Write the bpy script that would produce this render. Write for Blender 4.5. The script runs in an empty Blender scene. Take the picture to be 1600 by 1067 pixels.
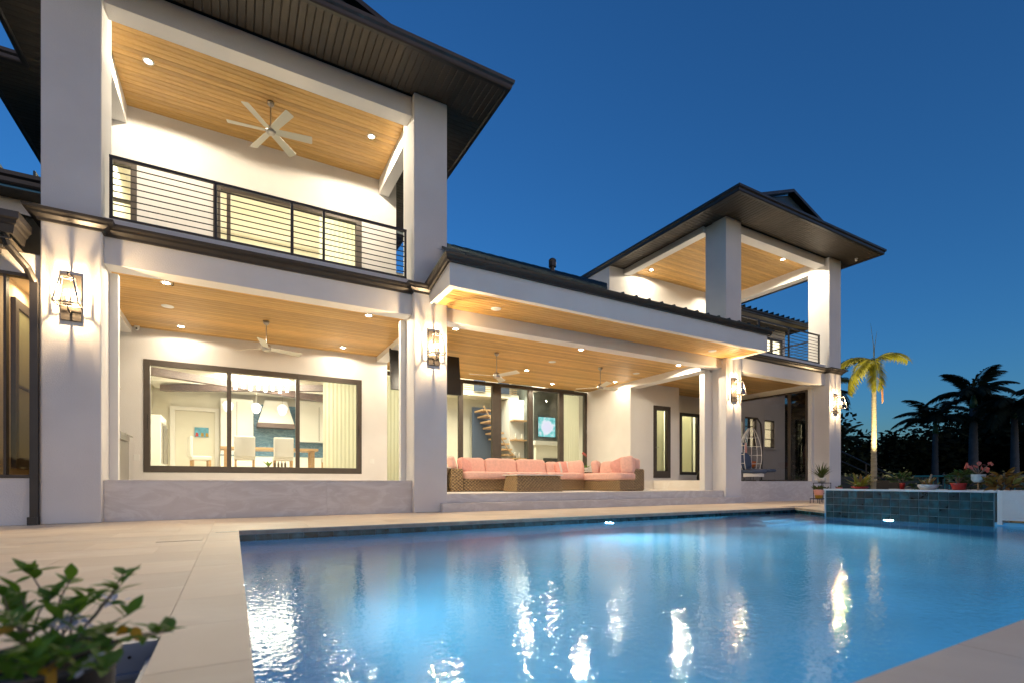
import bpy, bmesh, math, random
from mathutils import Vector, Matrix
random.seed(7)
R = math.radians
C = bpy.context.scene.collection
S = bpy.context.scene

# ------------------------------------------------------------------ camera
cam_d = bpy.data.cameras.new("camera"); cam = bpy.data.objects.new("camera", cam_d); C.objects.link(cam)
cam.location = (0, 0, 0.64); cam.rotation_euler = (R(90), 0, R(-29.305))
cam_d.sensor_width = 36.0; cam_d.lens = 775.0 / 1600 * 36
cam_d.shift_y = (752.5 - 533.5) / 1600
cam_d.clip_start = 0.05; cam_d.clip_end = 3000
cam_d.dof.use_dof = True; cam_d.dof.focus_distance = 10.5; cam_d.dof.aperture_fstop = 1.6
S.camera = cam
# ------------------------------------------------------------------ sky, twilight sun, exposure
W = bpy.data.worlds.new("World"); S.world = W; W.use_nodes = True
wn = W.node_tree.nodes; wl = W.node_tree.links
bg = wn["Background"]
sky = wn.new("ShaderNodeTexSky"); sky.sky_type = 'NISHITA'; sky.sun_disc = False
sky.sun_elevation = R(3.0); sky.sun_rotation = R(175); sky.air_density = 1.0; sky.dust_density = 0.4; sky.ozone_density = 4.9
wl.new(sky.outputs[0], bg.inputs[0]); bg.inputs[1].default_value = 0.125
sd = bpy.data.lights.new("sun", 'SUN'); so = bpy.data.objects.new("sun", sd); C.objects.link(so)
sd.energy = 0.28; sd.angle = R(80); sd.color = (1.0, 0.60, 0.22)
so.rotation_euler = (R(87), 0, R(5)); so.location = (0, -20, 10)
S.view_settings.view_transform = 'Standard'; S.view_settings.look = 'None'
S.view_settings.exposure = 1.4; S.view_settings.gamma = 1.0; S.view_settings.use_curve_mapping = False
S.cycles.use_denoising = True
S.cycles.caustics_refractive = True; S.cycles.caustics_reflective = False
S.cycles.sample_clamp_indirect = 6.0; S.cycles.max_bounces = 10; S.cycles.diffuse_bounces = 5
S.cycles.glossy_bounces = 4; S.cycles.transmission_bounces = 6; S.cycles.transparent_max_bounces = 16

# ------------------------------------------------------------------ helpers
PW = {}
def wloc(o): return PW.get(o.name, Vector((0, 0, 0))) if o is not None else Vector((0, 0, 0))
def link(o, parent, w):
    C.objects.link(o)
    if parent is not None: o.parent = parent
    w = Vector(w); PW[o.name] = w; o.location = w - wloc(parent)
def tag(o, label=None, cat=None, group=None, kind=None):
    if label: o['label'] = label
    if cat: o['category'] = cat
    if group: o['group'] = group
    if kind: o['kind'] = kind
    return o
def thing(name, label, cat, loc=(0, 0, 0), group=None):
    o = bpy.data.objects.new(name, None); link(o, None, loc); o.empty_display_size = 0.1
    return tag(o, label, cat, group)
class MB:
    def __init__(s): s.v = []; s.f = []
    def add(s, vs, fs):
        n = len(s.v); s.v += [tuple(v) for v in vs]; s.f += [tuple(i + n for i in f) for f in fs]; return s
    def box(s, x0, x1, y0, y1, z0, z1):
        vs = [(x0,y0,z0),(x1,y0,z0),(x1,y1,z0),(x0,y1,z0),(x0,y0,z1),(x1,y0,z1),(x1,y1,z1),(x0,y1,z1)]
        return s.add(vs, [(0,3,2,1),(4,5,6,7),(0,1,5,4),(1,2,6,5),(2,3,7,6),(3,0,4,7)])
    def quad(s, a, b, c, d): return s.add([a, b, c, d], [(0,1,2,3)])
    def prism(s, pts, z0, z1):
        n = len(pts); vs = [(x,y,z0) for x,y in pts] + [(x,y,z1) for x,y in pts]
        return s.add(vs, [tuple(range(n))[::-1], tuple(range(n, 2*n))] + [(i,(i+1)%n,n+(i+1)%n,n+i) for i in range(n)])
    def tube(s, pts, r, seg=8, cap=True):
        pts = [Vector(p) for p in pts]; n = len(pts)
        rs = r if isinstance(r, (list, tuple)) else [r]*n
        vs = []; up = Vector((0,0,1))
        for i, p in enumerate(pts):
            t = (pts[min(i+1,n-1)] - pts[max(i-1,0)]).normalized()
            a = t.cross(up if abs(t.z) < .95 else Vector((1,0,0))).normalized(); b = t.cross(a)
            for k in range(seg):
                q = 2*math.pi*k/seg; vs.append(p + (a*math.cos(q) + b*math.sin(q))*rs[i])
        fs = [(i*seg+k, i*seg+(k+1)%seg, (i+1)*seg+(k+1)%seg, (i+1)*seg+k) for i in range(n-1) for k in range(seg)]
        if cap: fs += [tuple(range(seg))[::-1], tuple(range((n-1)*seg, n*seg))]
        return s.add(vs, fs)
    def lathe(s, c, prof, seg=20, cap=True):      # prof: (radius, z)
        vs = [(c[0]+r*math.cos(2*math.pi*k/seg), c[1]+r*math.sin(2*math.pi*k/seg), c[2]+z) for r,z in prof for k in range(seg)]
        n = len(prof)
        fs = [(i*seg+k, i*seg+(k+1)%seg, (i+1)*seg+(k+1)%seg, (i+1)*seg+k) for i in range(n-1) for k in range(seg)]
        if cap: fs += [tuple(range(seg))[::-1], tuple(range((n-1)*seg, n*seg))]
        return s.add(vs, fs)
    def ball(s, c, rx, ry=None, rz=None, e=1.0, nu=16, nv=10):   # superellipsoid
        ry = ry or rx; rz = rz or rx
        def p(x): return math.copysign(abs(x)**e, x)
        vs = []
        for j in range(nv+1):
            b = -math.pi/2 + math.pi*j/nv
            for i in range(nu):
                a = 2*math.pi*i/nu
                vs.append((c[0]+rx*p(math.cos(b))*p(math.cos(a)), c[1]+ry*p(math.cos(b))*p(math.sin(a)), c[2]+rz*p(math.sin(b))))
        return s.add(vs, [(j*nu+i, j*nu+(i+1)%nu, (j+1)*nu+(i+1)%nu, (j+1)*nu+i) for j in range(nv) for i in range(nu)])
    def sweep(s, path, prof):     # path (x,y,z0), outward is the right-hand side of travel; prof (out, dz) closed
        n = len(path); m = len(prof); vs = []
        for i in range(n):
            p = Vector(path[i][:2])
            d0 = (p - Vector(path[i-1][:2])).normalized() if i else None
            d1 = (Vector(path[i+1][:2]) - p).normalized() if i < n-1 else None
            d0 = d0 or d1; d1 = d1 or d0
            n0 = Vector((d0.y, -d0.x)); n1 = Vector((d1.y, -d1.x)); mt = (n0 + n1)
            mt = mt / max(1e-6, mt.dot(n0))
            for o, z in prof: vs.append((p.x + mt.x*o, p.y + mt.y*o, path[i][2] + z))
        fs = [(i*m+k, i*m+(k+1)%m, (i+1)*m+(k+1)%m, (i+1)*m+k) for i in range(n-1) for k in range(m)]
        fs += [tuple(range(m))[::-1], tuple(range((n-1)*m, n*m))]
        return s.add(vs, fs)
    def wall(s, ax, a0, a1, z0, z1, t0, t1, holes=()):   # ax 'x': runs along x, thickness t in y
        def bx(p, q, u, v):
            if q - p > 1e-4 and v - u > 1e-4:
                s.box(p, q, t0, t1, u, v) if ax == 'x' else s.box(t0, t1, p, q, u, v)
        cur = a0
        for h0, h1, g0, g1 in sorted(holes):
            bx(cur, h0, z0, z1); bx(h0, h1, z0, g0); bx(h0, h1, g1, z1); cur = h1
        bx(cur, a1, z0, z1); return s
    def mesh(s, name, mat, smooth=False, bev=0, off=(0,0,0)):
        me = bpy.data.meshes.new(name)
        off = Vector(off)
        me.from_pydata([tuple(Vector(v) - off) for v in s.v], [], s.f)
        bm = bmesh.new(); bm.from_mesh(me)
        bmesh.ops.recalc_face_normals(bm, faces=bm.faces)
        if bev:
            bmesh.ops.bevel(bm, geom=[e for e in bm.edges if len(e.link_faces) == 2 and e.calc_face_angle(0) > .5], offset=bev, segments=2, affect='EDGES', profile=0.6)
        bm.to_mesh(me); bm.free()
        if mat: me.materials.append(mat)
        if smooth:
            for p in me.polygons: p.use_smooth = True
        return me
    def build(s, name, mat, parent=None, smooth=False, bev=0, loc=None):
        w = Vector(loc) if loc is not None else wloc(parent)
        o = bpy.data.objects.new(name, s.mesh(name, mat, smooth, bev, w)); link(o, parent, w); return o
def inst(name, me, parent, w, rot=None, scale=None):
    o = bpy.data.objects.new(name, me); link(o, parent, w)
    if rot is not None: o.rotation_euler = rot
    if scale is not None: o.scale = scale
    return o
def copy_tree(o, parent=None):
    c = o.copy(); C.objects.link(c); c.parent = parent
    for ch in list(o.children): copy_tree(ch, c)
    return c
def struct(name, mb, mat, parent=None, **k):
    o = mb.build(name, mat, parent, **k)
    if parent is None: o['kind'] = 'structure'
    return o

# ------------------------------------------------------------------ materials
def nt(name):
    m = bpy.data.materials.new(name); m.use_nodes = True; t = m.node_tree
    return m, t.nodes, t.links, t.nodes["Principled BSDF"]
def mat(name, col, rough=.6, metal=0, noise=None, bump=0, bscale=60, spec=.5, rnd=0, scale3=(1,1,1), detail=4):
    m, n, l, b = nt(name)
    b.inputs['Roughness'].default_value = rough; b.inputs['Metallic'].default_value = metal
    b.inputs['Specular IOR Level'].default_value = spec
    b.inputs['Base Color'].default_value = (*col, 1)
    tc = n.new("ShaderNodeTexCoord"); mp = n.new("ShaderNodeMapping")
    if rnd:
        o2 = n.new("ShaderNodeObjectInfo"); m2 = n.new("ShaderNodeMath"); m2.operation = 'MULTIPLY'; m2.inputs[1].default_value = 53.0
        v2 = n.new("ShaderNodeVectorMath"); v2.operation = 'ADD'; l.new(o2.outputs['Random'], m2.inputs[0]); l.new(tc.outputs['Object'], v2.inputs[0]); l.new(m2.outputs[0], v2.inputs[1]); l.new(v2.outputs[0], mp.inputs[0])
    else: l.new(tc.outputs['Object'], mp.inputs[0])
    mp.inputs['Scale'].default_value = scale3
    last = None
    if noise:
        sc, amt = noise
        nz = n.new("ShaderNodeTexNoise"); nz.inputs['Scale'].default_value = sc; nz.inputs['Detail'].default_value = detail
        l.new(mp.outputs[0], nz.inputs[0])
        cr = n.new("ShaderNodeValToRGB"); cr.color_ramp.elements[0].position = .3; cr.color_ramp.elements[1].position = .7
        cr.color_ramp.elements[0].color = (*[c*(1-amt) for c in col], 1); cr.color_ramp.elements[1].color = (*[min(1, c*(1+amt)) for c in col], 1)
        l.new(nz.outputs[0], cr.inputs[0]); last = cr.outputs[0]
    if rnd:
        oi = n.new("ShaderNodeObjectInfo"); hs = n.new("ShaderNodeHueSaturation")
        mr = n.new("ShaderNodeMapRange"); mr.inputs[3].default_value = 1-rnd; mr.inputs[4].default_value = 1+rnd
        l.new(oi.outputs['Random'], mr.inputs[0]); l.new(mr.outputs[0], hs.inputs['Value'])
        if last: l.new(last, hs.inputs['Color'])
        else: hs.inputs['Color'].default_value = (*col, 1)
        last = hs.outputs[0]
    if last: l.new(last, b.inputs['Base Color'])
    if bump:
        nb = n.new("ShaderNodeTexNoise"); nb.inputs['Scale'].default_value = bscale; nb.inputs['Detail'].default_value = 5
        l.new(mp.outputs[0], nb.inputs[0])
        bp = n.new("ShaderNodeBump"); bp.inputs['Strength'].default_value = bump; bp.inputs['Distance'].default_value = .01
        l.new(nb.outputs[0], bp.inputs['Height']); l.new(bp.outputs[0], b.inputs['Normal'])
    return m
def emit(name, col, st):
    m, n, l, b = nt(name); b.inputs['Base Color'].default_value = (0,0,0,1)
    b.inputs['Emission Color'].default_value = (*col, 1); b.inputs['Emission Strength'].default_value = st; return m
def wood(name, c0, c1, sc=(1.2, 14, 14), rough=.45, rnd=.2):
    m, n, l, b = nt(name); b.inputs['Roughness'].default_value = rough
    tc = n.new("ShaderNodeTexCoord"); oi = n.new("ShaderNodeObjectInfo"); ad = n.new("ShaderNodeVectorMath"); ad.operation = 'ADD'
    mu = n.new("ShaderNodeMath"); mu.operation = 'MULTIPLY'; mu.inputs[1].default_value = 37.0
    l.new(oi.outputs['Random'], mu.inputs[0]); l.new(tc.outputs['Object'], ad.inputs[0]); l.new(mu.outputs[0], ad.inputs[1])
    mp = n.new("ShaderNodeMapping"); mp.inputs['Scale'].default_value = sc; l.new(ad.outputs[0], mp.inputs[0])
    nz = n.new("ShaderNodeTexNoise"); nz.inputs['Scale'].default_value = 2.2; nz.inputs['Detail'].default_value = 6; nz.inputs['Distortion'].default_value = 1.2
    l.new(mp.outputs[0], nz.inputs[0])
    cr = n.new("ShaderNodeValToRGB"); cr.color_ramp.elements[0].position = .32; cr.color_ramp.elements[1].position = .68
    cr.color_ramp.elements[0].color = (*c0, 1); cr.color_ramp.elements[1].color = (*c1, 1); l.new(nz.outputs[0], cr.inputs[0])
    hs = n.new("ShaderNodeHueSaturation"); mr = n.new("ShaderNodeMapRange"); mr.inputs[3].default_value = 1-rnd; mr.inputs[4].default_value = 1+rnd
    l.new(oi.outputs['Random'], mr.inputs[0]); l.new(mr.outputs[0], hs.inputs['Value']); l.new(cr.outputs[0], hs.inputs['Color'])
    l.new(hs.outputs[0], b.inputs['Base Color'])
    bp = n.new("ShaderNodeBump"); bp.inputs['Strength'].default_value = .15; bp.inputs['Distance'].default_value = .004
    l.new(nz.outputs[0], bp.inputs['Height']); l.new(bp.outputs[0], b.inputs['Normal']); return m
def marble(name, c0, c1, rough=.35, sc=1.3, rnd=.05):
    m, n, l, b = nt(name); b.inputs['Roughness'].default_value = rough
    tc = n.new("ShaderNodeTexCoord"); oi = n.new("ShaderNodeObjectInfo"); ad = n.new("ShaderNodeVectorMath"); ad.operation = 'ADD'
    mu = n.new("ShaderNodeMath"); mu.operation = 'MULTIPLY'; mu.inputs[1].default_value = 11.0
    l.new(oi.outputs['Random'], mu.inputs[0]); l.new(tc.outputs['Object'], ad.inputs[0]); l.new(mu.outputs[0], ad.inputs[1])
    mp = n.new("ShaderNodeMapping"); mp.inputs['Rotation'].default_value = (.2, .5, .15); mp.inputs['Scale'].default_value = (.8, 1, 2.2); l.new(ad.outputs[0], mp.inputs[0])
    nz = n.new("ShaderNodeTexNoise"); nz.inputs['Scale'].default_value = sc; nz.inputs['Detail'].default_value = 9; nz.inputs['Distortion'].default_value = 2.6; nz.inputs['Roughness'].default_value = .62
    l.new(mp.outputs[0], nz.inputs[0])
    cr = n.new("ShaderNodeValToRGB"); e = cr.color_ramp.elements
    e[0].position = .3; e[0].color = (*c0, 1); e[1].position = .7; e[1].color = (*c1, 1)
    e2 = e.new(.5); e2.color = (*[(a+b_)/2*.97 for a, b_ in zip(c0, c1)], 1); e3 = e.new(.55); e3.color = (*[c*.93 for c in c1], 1)
    l.new(nz.outputs[0], cr.inputs[0])
    hs = n.new("ShaderNodeHueSaturation"); mr = n.new("ShaderNodeMapRange"); mr.inputs[3].default_value = 1-rnd; mr.inputs[4].default_value = 1+rnd
    l.new(oi.outputs['Random'], mr.inputs[0]); l.new(mr.outputs[0], hs.inputs['Value']); l.new(cr.outputs[0], hs.inputs['Color'])
    l.new(hs.outputs[0], b.inputs['Base Color'])
    n2 = n.new("ShaderNodeTexNoise"); n2.inputs['Scale'].default_value = 40; l.new(ad.outputs[0], n2.inputs[0])
    bp = n.new("ShaderNodeBump"); bp.inputs['Strength'].default_value = .08; bp.inputs['Distance'].default_value = .004
    l.new(n2.outputs[0], bp.inputs['Height']); l.new(bp.outputs[0], b.inputs['Normal']); return m
def glass(name, tint=(1,1,1), refl=1.0, ior=1.45):
    m = bpy.data.materials.new(name); m.use_nodes = True; t = m.node_tree; n = t.nodes; l = t.links; n.clear()
    out = n.new("ShaderNodeOutputMaterial"); mx = n.new("ShaderNodeMixShader"); tr = n.new("ShaderNodeBsdfTransparent"); gl = n.new("ShaderNodeBsdfGlossy")
    tr.inputs[0].default_value = (*tint, 1); gl.inputs['Roughness'].default_value = 0.0
    fr = n.new("ShaderNodeFresnel"); fr.inputs[0].default_value = ior; mu = n.new("ShaderNodeMath"); mu.operation = 'MULTIPLY'; mu.inputs[1].default_value = refl
    l.new(fr.outputs[0], mu.inputs[0]); l.new(mu.outputs[0], mx.inputs[0]); l.new(tr.outputs[0], mx.inputs[1]); l.new(gl.outputs[0], mx.inputs[2]); l.new(mx.outputs[0], out.inputs[0]); return m
def leafmat(name, c0, c1, tr=.35, rough=.45, spec=.4):
    m, n, l, b = nt(name); b.inputs['Roughness'].default_value = rough; b.inputs['Specular IOR Level'].default_value = spec
    oi = n.new("ShaderNodeObjectInfo"); g = n.new("ShaderNodeNewGeometry"); nz = n.new("ShaderNodeTexNoise"); nz.inputs['Scale'].default_value = 3.0
    ad = n.new("ShaderNodeMath"); ad.operation = 'ADD'; sb = n.new("ShaderNodeMath"); sb.operation = 'MULTIPLY'; sb.inputs[1].default_value = .55
    l.new(g.outputs['Random Per Island'], ad.inputs[0]); l.new(oi.outputs['Random'], ad.inputs[1]); l.new(ad.outputs[0], sb.inputs[0])
    cr = n.new("ShaderNodeValToRGB"); cr.color_ramp.elements[0].color = (*c0, 1); cr.color_ramp.elements[1].color = (*c1, 1)
    l.new(sb.outputs[0], cr.inputs[0]); l.new(cr.outputs[0], b.inputs['Base Color'])
    td = n.new("ShaderNodeBsdfTranslucent"); mx = n.new("ShaderNodeMixShader"); mx.inputs[0].default_value = tr
    l.new(cr.outputs[0], td.inputs[0]); l.new(b.outputs[0], mx.inputs[1]); l.new(td.outputs[0], mx.inputs[2]); l.new(mx.outputs[0], n["Material Output"].inputs[0]); return m

M = {}
M['stucco'] = mat('stucco', (.72,.70,.68), .88, noise=(1.1,.05), bump=.45, bscale=55, detail=9)
M['trimwhite'] = mat('trim_white', (.74,.73,.71), .5, bump=.05)
M['wood'] = wood('ceiling_wood', (.49,.275,.075), (.62,.375,.12))
M['woodback'] = mat('ceiling_backing', (.05,.025,.01), .8)
M['bronze'] = mat('dark_bronze', (.040,.034,.030), .42, .4, noise=(8,.15))
M['gutter'] = mat('gutter_metal', (.050,.046,.045), .38, .5, noise=(3,.12))
M['soffit'] = mat('soffit_metal', (.060,.050,.040), .5, .2, noise=(5,.1), rnd=.12)
M['soffback'] = mat('soffit_backing', (.008,.007,.006), .9)
M['roof'] = mat('roof_metal', (.030,.060,.078), .40, .4, noise=(2,.15))
M['rail'] = mat('rail_metal', (.025,.024,.026), .45, .4)
M['frame'] = mat('window_frame', (.070,.056,.046), .45, .3, noise=(6,.1))
M['marble'] = marble('marble_cladding', (.58,.54,.52), (.72,.69,.67), .35, 1.6)
M['floor'] = marble('terrace_stone', (.70,.65,.58), (.79,.75,.69), .45, .9)
M['paver'] = marble('travertine_paver', (.70,.56,.40), (.80,.67,.50), .55, .6, .07)
M['deckbase'] = mat('deck_base', (.40,.33,.26), .9, noise=(6,.2))
M['plaster'] = mat('pool_plaster', (.19,.57,.83), .7, noise=(1.2,.10), bump=.1)
M['tile'] = mat('blue_glazed_tile', (.014,.060,.074), .16, noise=(9,.75), rnd=.5, bump=.10, bscale=12)
M['grout'] = mat('grout', (.26,.34,.36), .85)
M['glass'] = glass('window_glass', (.97,.98,.96), 1.0)
M['tint'] = glass('tinted_glass', (.36,.33,.31), 1.0, 1.5)
M['clear'] = glass('lantern_glass', (.96,.95,.92), .25)
M['intwall'] = mat('interior_wall', (.70,.68,.60), .8, noise=(2,.03))
M['intceil'] = mat('interior_ceiling', (.75,.74,.70), .8)
M['intfloor'] = marble('interior_floor', (.45,.38,.30), (.58,.50,.40), .35)
M['curtain'] = leafmat('curtain', (.66,.67,.54), (.70,.71,.58), .6, .9)
M['blind'] = leafmat('roller_blind', (.74,.73,.56), (.76,.75,.60), .5, .9)
M['frost'] = emit('frosted_glowing_glass', (1.0,.93,.80), 1.1)
M['tan'] = mat('tan_wall', (.62,.50,.34), .8)
M['greenpane'] = mat('green_glazed_panel', (.22,.22,.13), .2)
M['cabinet'] = mat('white_cabinet', (.72,.72,.70), .4)
M['steel'] = mat('brushed_steel', (.45,.43,.40), .30, .9)
M['nickel'] = mat('brushed_nickel', (.42,.39,.35), .28, .95)
M['blade'] = mat('fan_blade', (.58,.55,.45), .45)
M['black'] = mat('black_plastic', (.012,.012,.013), .28)
M['white'] = mat('white_plastic', (.75,.75,.73), .4)
M['blueTile'] = marble('blue_backsplash', (.04,.14,.24), (.14,.30,.42), .3, 3)
M['beamwood'] = wood('beam_wood', (.10,.07,.07), (.17,.12,.11))
M['oak'] = wood('light_oak', (.42,.26,.13), (.56,.36,.19))
M['oakred'] = wood('orange_oak', (.45,.20,.08), (.60,.30,.13))
M['navy'] = mat('navy_paint', (.05,.075,.13), .6)
M['greywall'] = mat('grey_feature_wall', (.13,.15,.15), .7, noise=(3,.25))
M['wicker'] = None
M['pink'] = mat('pink_cushion', (.78,.47,.385), .9, noise=(14,.08), bump=.3, bscale=160)
M['coral'] = mat('coral_cushion', (.76,.38,.31), .9, noise=(14,.08), bump=.3, bscale=160)
M['cushwhite'] = mat('cream_stripe', (.70,.66,.58), .9)
M['bark'] = mat('bark', (.20,.16,.12), .9, noise=(6,.35), bump=.6, bscale=20)
M['palmtrunk'] = mat('palm_trunk', (.34,.29,.20), .85, noise=(3,.3), bump=.6, bscale=25, scale3=(1,1,6))
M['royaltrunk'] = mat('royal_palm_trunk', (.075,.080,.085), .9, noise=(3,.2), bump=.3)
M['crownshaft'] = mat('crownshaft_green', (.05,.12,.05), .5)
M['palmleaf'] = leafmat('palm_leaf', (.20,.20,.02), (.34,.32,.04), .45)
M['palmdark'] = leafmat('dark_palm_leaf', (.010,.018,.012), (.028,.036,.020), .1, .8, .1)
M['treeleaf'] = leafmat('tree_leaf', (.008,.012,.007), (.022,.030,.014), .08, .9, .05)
M['bushleaf'] = leafmat('bush_leaf', (.035,.07,.015), (.10,.14,.035))
M['leaf'] = leafmat('glossy_leaf', (.07,.17,.014), (.16,.30,.035), .4, .5, .25)
M['leafyellow'] = leafmat('yellow_leaf', (.50,.26,.02), (.60,.36,.04))
M['croton'] = leafmat('croton_leaf', (.32,.10,.03), (.30,.26,.05))
M['petal'] = leafmat('pale_blue_petal', (.50,.54,.72), (.62,.66,.80), .4)
M['pinkpetal'] = leafmat('pink_petal', (.55,.10,.09), (.62,.20,.16), .4)
M['soil'] = mat('soil', (.035,.026,.018), .95, noise=(30,.5), bump=1, bscale=60)
M['grass'] = mat('grass_ground', (.030,.045,.018), .95, noise=(3,.4), bump=.6, bscale=40)
M['red'] = mat('red_ceramic', (.50,.035,.025), .3)
M['potwhite'] = mat('white_ceramic', (.62,.60,.57), .45, noise=(18,.15))
M['potdark'] = mat('dark_pot', (.018,.020,.024), .4)
M['bluegrey'] = mat('bluegrey_metal', (.30,.34,.40), .45, .3)
M['teal'] = mat('teal_canvas', (.06,.36,.36), .7)
M['rope'] = mat('white_cord', (.78,.74,.68), .7)
M['bulb'] = emit('lamp_bulb', (1.0,.72,.38), 28)
M['lens'] = emit('downlight_lens', (1.0,.86,.66), 45)
M['lenscool'] = emit('pool_light_lens', (.80,.97,1.0), 45)
M['tubelamp'] = emit('chandelier_tube', (1.0,.92,.78), 7)
def m_wicker():
    m, n, l, b = nt('woven_wicker'); b.inputs['Roughness'].default_value = .6
    tc = n.new("ShaderNodeTexCoord"); sep = n.new("ShaderNodeSeparateXYZ"); l.new(tc.outputs['Object'], sep.inputs[0])
    ax = n.new("ShaderNodeMath"); ax.operation = 'ADD'; l.new(sep.outputs[0], ax.inputs[0]); l.new(sep.outputs[1], ax.inputs[1])
    def wv(src, f):
        a = n.new("ShaderNodeMath"); a.operation = 'MULTIPLY'; a.inputs[1].default_value = f; l.new(src, a.inputs[0])
        s_ = n.new("ShaderNodeMath"); s_.operation = 'SINE'; l.new(a.outputs[0], s_.inputs[0]); return s_.outputs[0]
    u = wv(ax.outputs[0], 62); v = wv(sep.outputs[2], 75); pr = n.new("ShaderNodeMath"); pr.operation = 'MULTIPLY'; l.new(u, pr.inputs[0]); l.new(v, pr.inputs[1])
    nz = n.new("ShaderNodeTexNoise"); nz.inputs['Scale'].default_value = 22; l.new(tc.outputs['Object'], nz.inputs[0])
    ad = n.new("ShaderNodeMath"); ad.operation = 'MULTIPLY_ADD'; ad.inputs[1].default_value = .28; l.new(pr.outputs[0], ad.inputs[0]); l.new(nz.outputs[0], ad.inputs[2])
    cr = n.new("ShaderNodeValToRGB"); cr.color_ramp.elements[0].position = .2; cr.color_ramp.elements[1].position = .8
    cr.color_ramp.elements[0].color = (.060,.036,.018,1); cr.color_ramp.elements[1].color = (.50,.34,.16,1)
    l.new(ad.outputs[0], cr.inputs[0]); l.new(cr.outputs[0], b.inputs['Base Color'])
    bp = n.new("ShaderNodeBump"); bp.inputs['Strength'].default_value = .8; bp.inputs['Distance'].default_value = .01
    l.new(pr.outputs[0], bp.inputs['Height']); l.new(bp.outputs[0], b.inputs['Normal']); return m
M['wicker'] = m_wicker()
def m_water():
    m = bpy.data.materials.new('pool_water'); m.use_nodes = True; t = m.node_tree; n = t.nodes; l = t.links; n.clear()
    out = n.new("ShaderNodeOutputMaterial"); mx = n.new("ShaderNodeMixShader"); rf = n.new("ShaderNodeBsdfRefraction"); gl = n.new("ShaderNodeBsdfGlossy")
    rf.inputs['Color'].default_value = (.72,.92,1,1); rf.inputs['IOR'].default_value = 1.33; rf.inputs['Roughness'].default_value = .06
    gl.inputs['Roughness'].default_value = .022
    fr = n.new("ShaderNodeFresnel"); fr.inputs[0].default_value = 1.33
    tc = n.new("ShaderNodeTexCoord")
    def nz(sc, d, s3=(1,1,1)):
        mp = n.new("ShaderNodeMapping"); mp.inputs['Scale'].default_value = s3; l.new(tc.outputs['Object'], mp.inputs[0])
        a = n.new("ShaderNodeTexNoise"); a.inputs['Scale'].default_value = sc; a.inputs['Detail'].default_value = d; l.new(mp.outputs[0], a.inputs[0]); return a.outputs[0]
    a = nz(24, 2); b = nz(3.0, 2)
    b1 = n.new("ShaderNodeBump"); b1.inputs['Strength'].default_value = 1; b1.inputs['Distance'].default_value = .0024; l.new(a, b1.inputs['Height'])
    b2 = n.new("ShaderNodeBump"); b2.inputs['Strength'].default_value = 1; b2.inputs['Distance'].default_value = .0018; l.new(b, b2.inputs['Height']); l.new(b1.outputs[0], b2.inputs['Normal'])
    for x in (gl, rf, fr): l.new(b2.outputs[0], x.inputs['Normal'])
    l.new(fr.outputs[0], mx.inputs[0]); l.new(rf.outputs[0], mx.inputs[1]); l.new(gl.outputs[0], mx.inputs[2]); l.new(mx.outputs[0], out.inputs[0]); return m
M['water'] = m_water()

def light(kind, name, loc, energy, col, rot=(0,0,0), **k):
    d = bpy.data.lights.new(name, kind); d.energy = energy; d.color = col
    for a, v in k.items(): setattr(d, a, v)
    o = bpy.data.objects.new(name, d); C.objects.link(o); o.location = loc; o.rotation_euler = rot; return o
WARM = (1.0, .87, .66); WARM2 = (1.0, .70, .38); INT = (1.0, .93, .68)

# ================================================================== GROUND, DECK, POOL
WZ = -0.12                                   # water level
PX0, PX1, PY0, PY1 = 0.06, 11.62, 0.85, 7.49
g = MB()
xs = [-700, -2.9, -0.27, 0.0, 11.66, 12.6, 900]; ys = [-700, -0.3, 0.80, 2.5, 7.56, 900]
for i in range(len(xs)-1):
    for j in range(len(ys)-1):
        if i in (3, 4) and j in (2, 3): continue
        if i == 1 and j in (1, 2): continue
        g.quad((xs[i],ys[j],-.07),(xs[i+1],ys[j],-.07),(xs[i+1],ys[j+1],-.07),(xs[i],ys[j+1],-.07))
ground = struct('ground', g, M['grass'])

deck = MB()
for a in [(-9,-.268,2.502,10.3),(-.264,PX0,-2,10.3),(PX0+.001,14,PY1,10.3),(PX0+.001,7,-2,PY0),(14.001,21,6.3,10.9)]:
    deck.box(a[0],a[1],a[2],a[3],-.06,-.012)
deck.prism([(PX1+.001,6.3),(14,6.3),(14,PY1-.001),(12.45,PY1-.001)],-.06,-.012)
deck = struct('pool_deck', deck, M['deckbase'])
def paver(x0,x1,y0,y1):
    MB().box(x0+.0011,x1-.0011,y0+.0011,y1-.0011,-.011,random.uniform(-.0006,.0006)).build('paver', M['paver'], deck, bev=.001, loc=((x0+x1)/2,(y0+y1)/2,0))
def pave(x0,x1,y0,y1,dx,dy,stag=True):
    ny = max(1, round((y1-y0)/dy)); dy = (y1-y0)/ny
    for j in range(ny):
        x = x0 - (dx/2 if (stag and j % 2) else 0)
        while x < x1-.02:
            a, b = max(x,x0), min(x+dx,x1)
            if x1-b < .12: b = x1
            if b-a > .02: paver(a,b,y0+j*dy,y0+(j+1)*dy)
            x += dx if b < x1 else 99
pave(-4.9,-.264,2.5,10.14,1.22,.61)
pave(-.264,PX0,-.4,PY1,.4,.61,False)
pave(-.264,12.5,PY1,PY1+.4,1.22,.4)
pave(-.264,14,PY1+.4,10.14,1.22,.61)
pave(14,20.6,6.3,10.14,1.22,.61)
pave(PX0,6.2,PY0-.45,PY0,1.22,.45,False)
pave(PX0,6.2,-1.2,PY0-.45,1.22,.61)
MB().prism([(PX1+.003,6.3),(13.99,6.3),(13.99,PY1-.002),(12.45,PY1-.002)],-.011,0).build('paver', M['paver'], deck)
# skimmer lid and drain in the deck
lid = MB().box(-.72,-.30,6.42,6.80,.0015,.006).build('skimmer_lid', M['paver'], deck, bev=.002)
MB().box(-.20,.05,7.30,7.36,.0015,.005).build('drain_slot', M['steel'], deck)

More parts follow.
